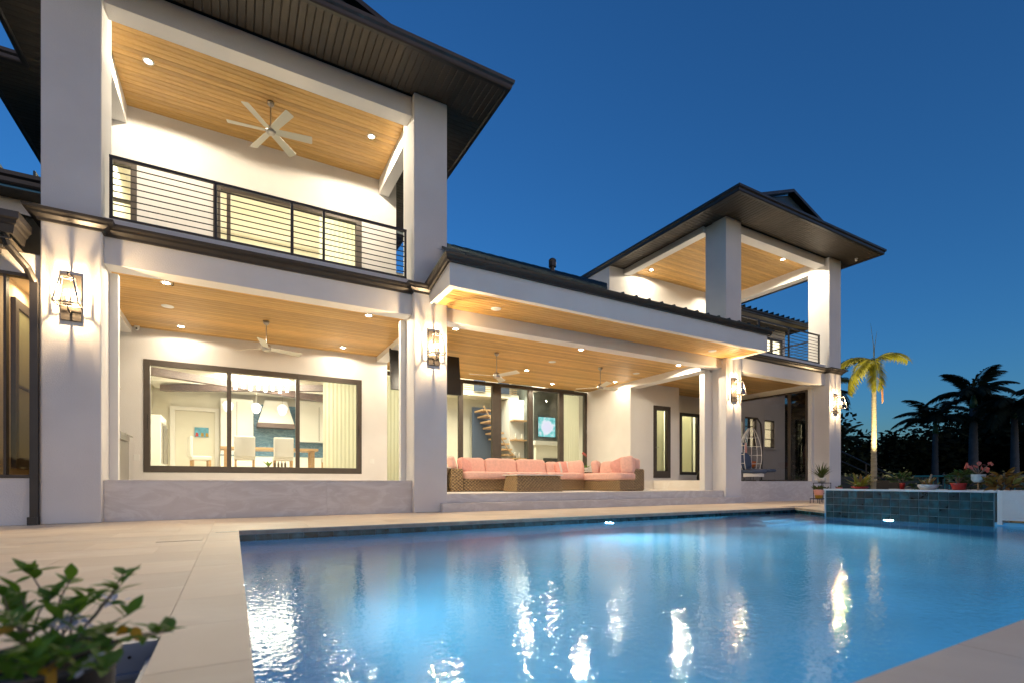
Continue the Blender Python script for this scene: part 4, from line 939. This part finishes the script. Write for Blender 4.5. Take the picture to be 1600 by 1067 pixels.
# upstairs left room
r4 = room(-2.38,3.6,13.56,17.6,4.92,8.3); light('AREA','upstairs_light',(1.0,15.6,8.2),140,INT,size=2.5); light('AREA','upstairs_light',(-2.0,14.6,8.0),14,INT,size=.5)
curt_thing('grey-green curtain behind the right of the upstairs sliding door',1.95,2.85,13.75,4.95,8.2,amp=.06)
o = cushion('chair_back', thing('lounge_chair','dark padded chair back just above the left balcony floor','chair',(2.6,12.3,4.885)), (2.6,12.3,5.15),(.35,.12,.28),'greywall',(R(-15),0,0),.6)
MB().box(2.3,2.9,11.9,12.3,4.886,5.0).build('chair_seat', M['greywall'], o.parent, bev=.02)

# ================================================================== PLANTS
def tuft(parent,name,me,n,c,spread,tilt=(20,75),sc=(.7,1.2)):
    for k_ in range(n):
        a = random.uniform(0,6.283); r = random.uniform(0,spread)
        inst(name,me,parent,(c[0]+r*math.cos(a),c[1]+r*math.sin(a),c[2]),rot=(0,R(-random.uniform(*tilt)),a+random.uniform(-.4,.4)),scale=(random.uniform(*sc),)*3)
long_leaf = leafmesh(.30,.055,'leaf','croton',.25); spike = leafmesh(.42,.035,'leaf','bushleaf',.2); small_leaf = leafmesh(.09,.05,'leaf','bushleaf',.1); crot = leafmesh(.16,.06,'leaf','croton',.2); yel = leafmesh(.30,.06,'leaf','palmleaf',.25)
def pot(prof,m,c,label,name='potted_plant',cat='potted plant'):
    t = thing(name,label,cat,c); MB().lathe(c,prof,20).build('pot',M[m],t,True); MB().lathe(c,[(0.0,prof[-1][1]-.01),(prof[-1][0]*.9,prof[-1][1]-.008)],16,False).build('soil',M['soil'],t); return t
Z = .492
# along the planter cap, from far to near
c_ = (11.80,5.66,Z); t = pot([(.10,0),(.16,.03),(.17,.05)],'red',c_,'wide red-rimmed bowl of orange and yellow bromeliads on the planter wall')
tuft(t,'leaf',yel,26,(c_[0],c_[1],Z+.05),.12); tuft(t,'leaf',long_leaf,20,(c_[0],c_[1],Z+.05),.10)
def bush(label,c,r,h,n,me,potm=None,potr=.1,stem=True,name='potted_plant'):
    t = thing(name,label,'potted plant' if potm else 'shrub',c)
    if potm: MB().lathe(c,[(potr*.75,0),(potr,.12),(potr*1.05,.13)],16).build('pot',M[potm],t,True)
    z0_ = c[2]+(.12 if potm else 0)
    for k_ in range(7):
        a=k_*.9; MB().tube([(c[0],c[1],z0_),(c[0]+r*.5*math.cos(a),c[1]+r*.5*math.sin(a),z0_+h*.6)],.006,5).build('stem',M['bark'],t)
    for k_ in range(n):
        a=random.uniform(0,6.28); q=random.random()**.5; zz=random.random(); rr=r*q*math.sin(math.pi*(.18+.75*zz))
        inst('leaf',me,t,(c[0]+rr*math.cos(a),c[1]+rr*math.sin(a),z0_+.02+h*zz),rot=(random.uniform(-.5,.5),R(-random.uniform(-20,60)),a),scale=(random.uniform(.8,1.5),)*3)
    return t
bush('low pale green shrub with a small red pot on the planter wall',(11.95,4.95,Z),.22,.17,110,small_leaf,'red',.05)
bush('trailing green shrub left of the white oval bowl',(12.15,4.7,Z-.03),.26,.14,90,small_leaf)
c_ = (11.80,4.46,Z); t = pot([(.12,0),(.165,.07),(.17,.10)],'potwhite',c_,'white oval bowl with a bare stump and orange flowers'); tuft(t,'leaf',crot,14,(c_[0],c_[1],Z+.1),.08); MB().tube([(c_[0]+.03,c_[1],Z+.08),(c_[0]+.1,c_[1]-.02,Z+.30)],[.022,.014],8).build('stump',M['palmtrunk'],t)
bush('tall bushy green plant behind the round red pot',(12.25,4.05,Z-.03),.28,.36,200,small_leaf)
bush('round bright red pot with small pink flowers on the planter wall',(11.80,3.99,Z),.16,.20,70,small_leaf,'red',.12)
t = thing('hanging_planter','white patterned hanging pot with pink flowers on a short post','potted plant',(11.82,3.72,Z))
MB().tube([(11.82,3.72,Z),(11.82,3.72,Z+.14)],.014,8).build('post',M['oak'],t); MB().lathe((11.82,3.72,Z+.14),[(.06,0),(.10,.05),(.105,.14),(.11,.15)],18).build('pot',M['potwhite'],t,True)
for k_ in range(9):
    a=k_*.7; e_=Vector((11.82+.16*math.cos(a),3.72+.16*math.sin(a),Z+.45+.06*math.sin(k_*3))); MB().tube([(11.82,3.72,Z+.28),e_],.005,5).build('stem',M['bark'],t)
    for q in range(4): inst('petal',pet,t,e_+Vector((random.uniform(-.03,.03),random.uniform(-.03,.03),random.uniform(-.03,.03))),rot=(random.random()*3,random.random()*3,random.random()*6))
bush('rust coloured bushy plant at the near end of the tiled wall',(11.9,3.42,Z),.24,.26,130,crot)
bush('dark leafy plant behind the white end of the planter wall',(12.6,3.1,Z-.03),.3,.2,90,small_leaf)
# plant stand by the last pillar
t = thing('plant_stand','tiered black wire plant stand beside the last pillar','plant stand',(15.55,8.6,0))
for sx,sy in ((-1,-1),(1,-1),(1,1),(-1,1)):
    MB().tube([(16.00+sx*.22,8.75+sy*.14,0),(16.00+sx*.22,8.75+sy*.14,.62)],.01,6).build('leg',M['rail'],t); MB().tube([(15.45+sx*.20,8.55+sy*.14,0),(15.45+sx*.20,8.55+sy*.14,.14)],.01,6).build('leg',M['rail'],t)
MB().box(15.77,16.23,8.6,8.9,.60,.62).build('upper_shelf',M['rail'],t); MB().box(15.77,16.23,8.6,8.9,.28,.30).build('lower_shelf',M['rail'],t); MB().box(15.24,15.66,8.4,8.7,.13,.15).build('low_shelf',M['rail'],t)
c_=(15.95,8.75,.62); t=pot([(.09,0),(.13,.12),(.13,.15)],'potwhite',c_,'spiky green plant in a white pot on top of the plant stand'); tuft(t,'leaf',spike,40,(c_[0],c_[1],.76),.05,(25,85),(.8,1.3))
c_=(16.05,8.65,.30); t=pot([(.08,0),(.11,.14)],'potwhite',c_,'small plant in a white pot on the middle shelf of the plant stand'); tuft(t,'leaf',small_leaf,16,(c_[0],c_[1],.43),.08)
c_=(16.47,8.5,.36); t=pot([(.07,0),(.10,.12)],'pinkpetal',c_,'small plant in a pink pot at the right of the plant stand'); tuft(t,'leaf',small_leaf,14,(c_[0],c_[1],.47),.07)
MB().box(16.35,16.60,8.4,8.62,-.01,.36).build('pedestal',M['rail'],bpy.data.objects['plant_stand'])
c_=(15.45,8.55,.15); t=pot([(.09,0),(.13,.2),(.14,.26)],'coral',c_,'yellow and pink painted pot with leafy plant low on the plant stand'); MB().lathe(c_,[(.091,.0),(.112,.1)],20,False).build('yellow_band',M['leafyellow'],t,True); tuft(t,'leaf',small_leaf,40,(c_[0],c_[1],.42),.12,(0,85),(1,1.8))

# palms
def frond_mesh(name,m,L,droop,leafL,n=22,width=.05,lift=.35):
    mb = MB(); pts=[]
    for i in range(n+1):
        s_=i/n; pts.append(Vector((L*s_*(1-.18*s_*droop),0,L*(lift*s_-droop*s_*s_*.75))))
    mb.tube(pts[::2] if n%2==0 else pts,[.022*(1-.8*i/(n/2)) for i in range(n//2+1)],5)
    for i in range(2,n+1):
        p=pts[i]; t_=(pts[i]-pts[i-1]).normalized(); s_=i/n; ll=leafL*math.sin(math.pi*(.12+.80*s_))**.7
        for sd_ in (-1,1):
            for q in range(2):
                off=t_*(-.5*q*L/n); d_=(Vector((0,sd_,0))*.8+t_*.55+Vector((0,0,-.35-.35*random.random()))).normalized(); e_=p+off+d_*ll*random.uniform(.8,1.1); w_=t_*width*.5
                mid=(p+off)*.5+e_*.5+Vector((0,0,.04))
                mb.add([p+off,mid-w_,e_+Vector((0,0,-.05)),mid+w_],[(0,1,2,3)])
    return mb.mesh(name,M[m])
def palm(label,x,y,zt,trunkr,lean,fr,nf,tm,cs=True,group=None,a0=0,name='palm_tree',zb=-.07,tilts=None,azs=None):
    t=thing(name,label,'palm tree',(x,y,zb),group)
    N_=56; pts=[(x+lean[0]*(s_/N_)**1.5,y+lean[1]*(s_/N_)**1.5,zb+(zt-zb)*s_/N_) for s_ in range(N_+1)]
    top=Vector(pts[-1]); rs=[trunkr*(1.25-.45*s_/N_)*(1+(.07 if s_%2 else -.03)*random.uniform(.5,1)) for s_ in range(N_+1)]
    MB().tube(pts,rs,12).build('trunk',M[tm],t,True)
    if cs: MB().tube([top,top+Vector((0,0,.45)),top+Vector((0,0,1.0))],[trunkr*.95,trunkr*.85,trunkr*.35],10).build('crownshaft',M['crownshaft'],t,True)
    hz=top+Vector((0,0,.9 if cs else .1))
    for k_ in range(nf):
        az=azs[k_] if azs else R(a0+k_*360/nf+random.uniform(-14,14)); tl=tilts[k_] if tilts else random.choice((-55,-30,-10,10,25))
        inst('frond',random.choice(fr),t,hz,rot=(random.uniform(-.25,.25),R(tl),az),scale=(random.uniform(.85,1.1),)*3)
    return t
pf=[frond_mesh('frond','palmleaf',1.8,.95,.62,30,.065,.55) for _ in range(3)]
pd_=[frond_mesh('frond','palmdark',1.7,.75,.50,22,.06) for _ in range(2)]
pr=[frond_mesh('frond','palmdark',3.1,.95,.95,30,.12,.5) for _ in range(5)]
VR=math.atan2(-.4895,.872)                    # screen right, as a world azimuth
palm('slender yellow-lit palm with ringed pale trunk right of the last pillar',23.5,10.75,4.85,.095,(.12,.05),pf,6,'palmtrunk',True,tilts=[-14,0,18,42,-5,58],azs=[VR+.1,VR+math.pi-.2,VR+math.pi+.4,VR+math.pi-.9,VR+1.0,VR-2.0])
pt_=bpy.data.objects['palm_tree']
MB().tube([(23.62,10.8,5.7),(23.58,10.8,6.4),(23.45,10.85,7.3)],[.02,.012,.004],6).tube([(23.62,10.8,5.7),(23.66,10.8,6.3),(23.75,10.75,7.0)],[.02,.012,.004],6).build('spear_leaf',M['palmleaf'],pt_)
cl=MB()
for k_ in range(30):
    a=random.uniform(-.5,.5); cl.tube([(23.66,10.72,5.05),(23.85+a*.2,10.62+a*.15,4.9),(23.9+a*.35,10.6+a*.2,4.35-random.random()*.4)],.008,4)
cl.build('seed_cluster',M['oakred'],pt_)
palm('slender leaning palm with darker fronds just behind the last lantern',24.9,13.1,4.3,.09,(-.35,.1),pd_,9,'palmtrunk',True)
palm('small dark palm low behind the last pillar',30,15.5,2.9,.09,(.1,0),pd_,9,'royaltrunk',False)
G='royal palms across the garden'
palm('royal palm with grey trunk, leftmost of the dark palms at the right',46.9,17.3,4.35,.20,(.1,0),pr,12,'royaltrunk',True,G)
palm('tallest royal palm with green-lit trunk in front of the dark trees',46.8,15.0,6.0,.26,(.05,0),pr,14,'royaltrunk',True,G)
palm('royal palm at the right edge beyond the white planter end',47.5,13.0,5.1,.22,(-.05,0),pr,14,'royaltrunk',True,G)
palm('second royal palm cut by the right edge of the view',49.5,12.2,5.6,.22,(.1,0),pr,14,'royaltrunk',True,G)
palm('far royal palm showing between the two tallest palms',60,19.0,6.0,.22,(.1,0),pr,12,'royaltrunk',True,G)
# broadleaf trees as a dark backdrop, each its own crown of leaf clumps
clump=[]
for q in range(3):
    mb=MB()
    for k_ in range(1100):
        a=random.uniform(0,6.283); b_=math.acos(random.uniform(-.6,1)); r=random.random()**.33
        lump=1+.28*math.sin(3*a+q)+.18*math.sin(5*b_+2*q)
        p=Vector((math.sin(b_)*math.cos(a),math.sin(b_)*math.sin(a),math.cos(b_)))*r*lump
        u=Vector((random.uniform(-1,1),random.uniform(-1,1),random.uniform(-1,1))).normalized(); v_=u.orthogonal().normalized(); s_=random.uniform(.05,.11)
        mb.add([p-u*s_,p+v_*s_*.6,p+u*s_,p-v_*s_*.6],[(0,1,2,3)])
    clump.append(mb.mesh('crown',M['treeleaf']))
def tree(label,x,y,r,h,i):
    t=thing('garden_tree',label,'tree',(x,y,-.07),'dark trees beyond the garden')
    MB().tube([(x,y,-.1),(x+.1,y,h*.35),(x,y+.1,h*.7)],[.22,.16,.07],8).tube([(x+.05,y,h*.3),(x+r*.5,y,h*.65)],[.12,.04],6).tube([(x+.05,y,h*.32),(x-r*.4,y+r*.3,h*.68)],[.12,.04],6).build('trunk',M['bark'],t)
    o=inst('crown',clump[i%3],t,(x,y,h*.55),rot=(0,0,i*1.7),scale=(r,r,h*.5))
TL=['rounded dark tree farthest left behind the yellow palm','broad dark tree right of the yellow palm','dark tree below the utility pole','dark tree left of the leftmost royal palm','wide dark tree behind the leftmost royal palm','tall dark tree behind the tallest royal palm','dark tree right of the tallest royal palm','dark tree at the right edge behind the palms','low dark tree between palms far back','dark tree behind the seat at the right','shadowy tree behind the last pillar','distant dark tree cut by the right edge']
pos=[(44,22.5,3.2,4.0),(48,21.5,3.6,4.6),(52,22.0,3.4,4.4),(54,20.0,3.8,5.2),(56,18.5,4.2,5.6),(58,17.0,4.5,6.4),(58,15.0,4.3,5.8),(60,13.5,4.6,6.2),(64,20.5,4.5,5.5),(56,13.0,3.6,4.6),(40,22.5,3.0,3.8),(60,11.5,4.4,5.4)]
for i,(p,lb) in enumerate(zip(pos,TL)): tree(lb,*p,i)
for i,(x_,y_,z_,lb) in enumerate(((33,20.2,3.6,'dark palm seen through the tinted glass, left one'),(34,19.6,5.0,'tall dark palm seen through the tinted glass'),(30,18.6,2.6,'short dark palm seen through the tinted glass'))): palm(lb,x_,y_,z_,.14,(.1,0),pr,13,'royaltrunk',True,'palms behind the tinted glass')
for i,(p,lb) in enumerate(zip(((36,22.5,3.6,4.8),(38,21.8,3.6,5.2),(35,20.6,3.0,4.0)),('dark tree behind the tinted glass, farther left','tall dark tree behind the tinted glass','dark shrubby tree behind the tinted glass nearest the pillar'))): tree(lb,*p,i+1)
# distant tree line on the horizon all round (nobody could count it)
tlm=MB()
for k_ in range(9000):
    a=random.uniform(0,6.283); d_=random.uniform(120,170); hh=(3.2+1.6*math.sin(a*9)+1.1*math.sin(a*23+1))*random.random()**.6
    p=Vector((d_*math.cos(a),d_*math.sin(a),hh-.1)); s_=random.uniform(.6,1.3); u=Vector((-math.sin(a),math.cos(a),random.uniform(-.5,.5))).normalized(); v_=Vector((random.uniform(-.3,.3),random.uniform(-.3,.3),1))
    tlm.add([p-u*s_,p-v_*s_*.6,p+u*s_,p+v_*s_*.6],[(0,1,2,3)])
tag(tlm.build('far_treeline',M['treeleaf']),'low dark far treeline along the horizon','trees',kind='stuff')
hedge=MB()
for k_ in range(2600):
    p=Vector((random.uniform(24,31),random.uniform(13.5,16.5),random.uniform(0,1.1)*random.uniform(.6,1))); s_=random.uniform(.05,.12); u=Vector((random.uniform(-1,1),random.uniform(-1,1),random.uniform(-1,1))).normalized(); v_=u.orthogonal()
    hedge.add([p-u*s_,p+v_*s_*.5,p+u*s_,p-v_*s_*.5],[(0,1,2,3)])
tag(hedge.build('garden_hedge',M['bushleaf']),'low green hedge mass behind the last pillar','hedge',kind='stuff')

# garden things beyond the planter
t=thing('garden_bench','low dark slatted bench box beyond the planter wall','bench',(19.2,7.9,0))
for i in range(5): MB().box(18.3,20.3,7.6,7.68,.20+i*.11,.295+i*.11).build('slat',M['rail'],t)
MB().box(18.3,20.3,7.69,8.3,-.05,.70).build('body',M['black'],t); MB().box(18.25,20.35,7.55,8.35,.76,.79).build('lid',M['rail'],t)
t=thing('garden_fence','low dark board fence behind the bromeliad bowl','fence',(21.5,11.5,0))
for i in range(5): MB().box(20.2,24.5,11.4,11.44,.05+i*.17,.20+i*.17).build('board',M['rail'],t)
for x_ in (20.2,22.3,24.45): MB().box(x_-.04,x_+.04,11.441,11.52,-.05,.95).build('post',M['rail'],t)
t=thing('stair_rail','thin dark sloping handrail behind the last pillar','railing',(28,14,0))
MB().tube([(26,13.6,2.3),(31.5,13.4,.9)],.04,6).build('rail',M['rail'],t); MB().tube([(26,13.6,1.8),(31.5,13.4,.5)],.03,6).build('rail',M['rail'],t)
for x_ in (26,28.7,31.5): MB().tube([(x_,13.5,-.05),(x_,13.5,2.3-(x_-26)/5.5*1.4)],.04,6).build('post',M['rail'],t)
def dock(x,y,w,label):
    t=thing('boat_lift',label,'boat lift',(x,y,0)); MB().box(x-.6,x+.6,y-w/2,y+w/2,.98,1.08).build('canopy',M['teal'],t,bev=.02)
    for sx in (-.5,.5):
        for k_ in range(4): MB().tube([(x+sx,y-w/2+.15+k_*(w-.3)/3,-.05),(x+sx,y-w/2+.15+k_*(w-.3)/3,.98)],.03,6).build('post',M['teal'],t)
dock(40.5,14.9,2.1,'flat teal boat lift canopy left of the white oval bowl'); dock(41,10.7,2.6,'flat teal boat lift canopy at the right edge of the view')
t=thing('utility_pole','thin dark utility pole with wires above the far trees','utility pole',(98,35,0)); MB().tube([(98,35,0),(98,35,9.6)],.16,8).build('pole',M['bark'],t); MB().box(97.9,98.1,34.2,35.8,8.2,8.3).build('crossarm',M['bark'],t)
for z_ in (7.9,8.6): MB().tube([(98+60*math.cos(2.2+0)*s_/8,35+60*math.sin(2.2)*s_/8,z_-.6*math.sin(math.pi*s_/8)) for s_ in range(9)],.02,4).tube([(98+60*math.cos(-.95)*s_/8,35+60*math.sin(-.95)*s_/8,z_-.6*math.sin(math.pi*s_/8)) for s_ in range(9)],.02,4).build('wire',M['black'],t)
# garden spotlight that lights the yellow palm
t=thing('garden_spotlight','small bronze garden spotlight at the foot of the yellow-lit palm','spotlight',(22.3,9.8,0)); MB().lathe((22.3,9.8,0),[(.05,-.05),(.05,.05),(.03,.06)],10).build('base',M['bronze'],t)
hd=MB().lathe((0,0,0),[(.04,0),(.06,.02),(.07,.14)],12,False).build('lamp_head',M['bronze'],t,True,loc=(0,0,0)); hd.location=(0,0,.12); hd.rotation_euler=(R(-20),R(14),0)
L_=light('SPOT','garden_spot_beam',(22.32,9.85,.3),1700,(1.0,.82,.42),spot_size=R(46),spot_blend=.5,shadow_soft_size=.04); L_.rotation_euler=(Vector((23.6,10.8,5.0))-Vector((22.32,9.85,.3))).to_track_quat('-Z','Y').to_euler()

# foreground potted shrub
t=thing('potted_shrub','leafy green shrub with pale blue flowers in a dark pot at the near left','potted plant',(-.44,1.74,-.55))
pc=(-.44,1.74,-.55)
MB().lathe(pc,[(.11,0),(.145,.5),(.155,.70),(.168,.705),(.168,.735),(.150,.735),(.148,.68)],32,False).build('pot',M['potdark'],t,True)
MB().lathe((pc[0],pc[1],.10),[(0,0),(.148,.0)],24,False).build('soil',M['soil'],t)
deb=MB()
for k_ in range(60):
    a=random.uniform(0,6.28); r=random.uniform(0,.13); b_=random.uniform(0,6.28); p=Vector((pc[0]+r*math.cos(a),pc[1]+r*math.sin(a),.105)); deb.tube([p,p+Vector((math.cos(b_)*.05,math.sin(b_)*.05,random.uniform(0,.03)))],.0015,4)
o=deb.build('dry_twigs',M['bark'],t); o['kind']='stuff'
lfm=[leafmesh(.058,.026,'leaf','leaf',.12,.25),leafmesh(.046,.022,'leaf','leaf',.2,.3),leafmesh(.068,.032,'leaf','leaf',.08,.2)]
lfy=leafmesh(.052,.026,'leaf','leafyellow',.3,.3); pet2=leafmesh(.022,.014,'petal','petal',.1)
rgt=Vector((.872,-.4895,0)); fwd=Vector((.4895,.872,0)); upv=Vector((0,0,1)); camp=Vector((0,0,.64))
def at(px,py,d): return camp+rgt*((px-800)/775*d)+fwd*d+upv*((752.5-py)/775*d)
tips=[(190,912,1.35),(200,960,1.28),(255,985,1.22),(30,925,1.25),(45,890,1.45),(110,905,1.4),(80,930,1.35),(150,935,1.4),(95,960,1.3),(60,975,1.2),(140,925,1.35),(20,950,1.3),(165,935,1.5),(125,990,1.15),(30,1000,1.12),(170,1010,1.2),(5,930,1.2),(125,1040,1.05),(60,1045,1.02),(20,1060,1.0),(165,1045,1.1),(90,1010,1.12),(40,960,1.15),(120,950,1.22),(0,985,1.1),(180,985,1.25),(192,897,1.36),(268,985,1.22),(15,975,1.05),(55,1015,1.05),(105,1025,1.05),(10,1030,1.0),(40,1040,.98)]
nl=0
for i,(px,py,d_) in enumerate(tips):
    tip=at(px,py,d_); base=Vector((pc[0]+random.uniform(-.05,.05),pc[1]+random.uniform(-.05,.05),.10))
    mid=base.lerp(tip,.5)+Vector((random.uniform(-.03,.03),random.uniform(-.03,.03),.03)); pts=[base,base.lerp(mid,.5)+Vector((0,0,.015)),mid,mid.lerp(tip,.5)+Vector((random.uniform(-.01,.01),0,.008)),tip]
    MB().tube(pts,[.0042,.0036,.003,.0024,.0016],5).build('stem',M['bark'],t)
    dirn=(tip-mid).normalized()
    for k_ in range(random.choice((5,6,7))):
        a=k_*1.25+i; inst('leaf',random.choice(lfm),t,tip-dirn*.012*(k_//2),rot=(random.uniform(-.4,.4),R(-random.uniform(5,60)),a),scale=(random.uniform(.5,1.25),)*3); nl+=1
    for s_ in (.55,.7,.85):
        p=mid.lerp(tip,s_)
        for q in range(2 if s_<.8 else 1):
            if random.random()<.42: inst('leaf',random.choice(lfm) if random.random()>.1 else lfy,t,p,rot=(random.uniform(-.5,.5),R(-random.uniform(-20,50)),random.uniform(0,6.28)),scale=(random.uniform(.6,1.0),)*3); nl+=1
for px,py,d_ in ((205,980,1.25),(80,1043,1.1),(30,1035,1.1)): 
    for q in range(2): inst('leaf',lfy,t,at(px,py,d_)+Vector((random.uniform(-.01,.01),0,0)),rot=(random.random(),random.random(),random.random()*6))
for px,py,d_ in ((182,935,1.42),(115,965,1.3),(120,975,1.25),(90,978,1.2),(140,1035,1.1),(135,985,1.2)):
    c0=at(px,py,d_)
    for q in range(9): inst('petal',pet2,t,c0+Vector((random.uniform(-.018,.018),random.uniform(-.018,.018),random.uniform(-.012,.012))),rot=(random.uniform(-1,1),random.uniform(-1,1),q*.7))

# ================================================================== POOL LIGHTS
pl_me=MB().lathe((0,0,0),[(0,0),(.026,.0),(.034,-.006),(.038,-.012)],20,False).mesh('pool_light',M['lenscool'],True)
for loc,rot,en,lb,d_,cone in (((PX1-.012,5.0,-.26),(0,R(-90),0),250,'round underwater light below the tiled planter wall',(-1,0,.05),150),((6.3,PY1-.02,-.34),(R(90),0,0),260,'round underwater light in the far pool wall',(-.35,-1,.08),150),((PX0+.014,4.35,-.30),(0,R(90),0),115,'round underwater light in the left pool wall',(1,-.25,.05),150)):
    o=inst('pool_light',pl_me,None,loc,rot=rot); tag(o,lb,'pool light','underwater pool lights')
    v=Vector(d_); q=light('SPOT','pool_light_beam',Vector(loc)+v*.12,en,(.84,.98,1.0),spot_size=R(cone),spot_blend=1.0,shadow_soft_size=.08); q.rotation_euler=v.to_track_quat('-Z','Y').to_euler()
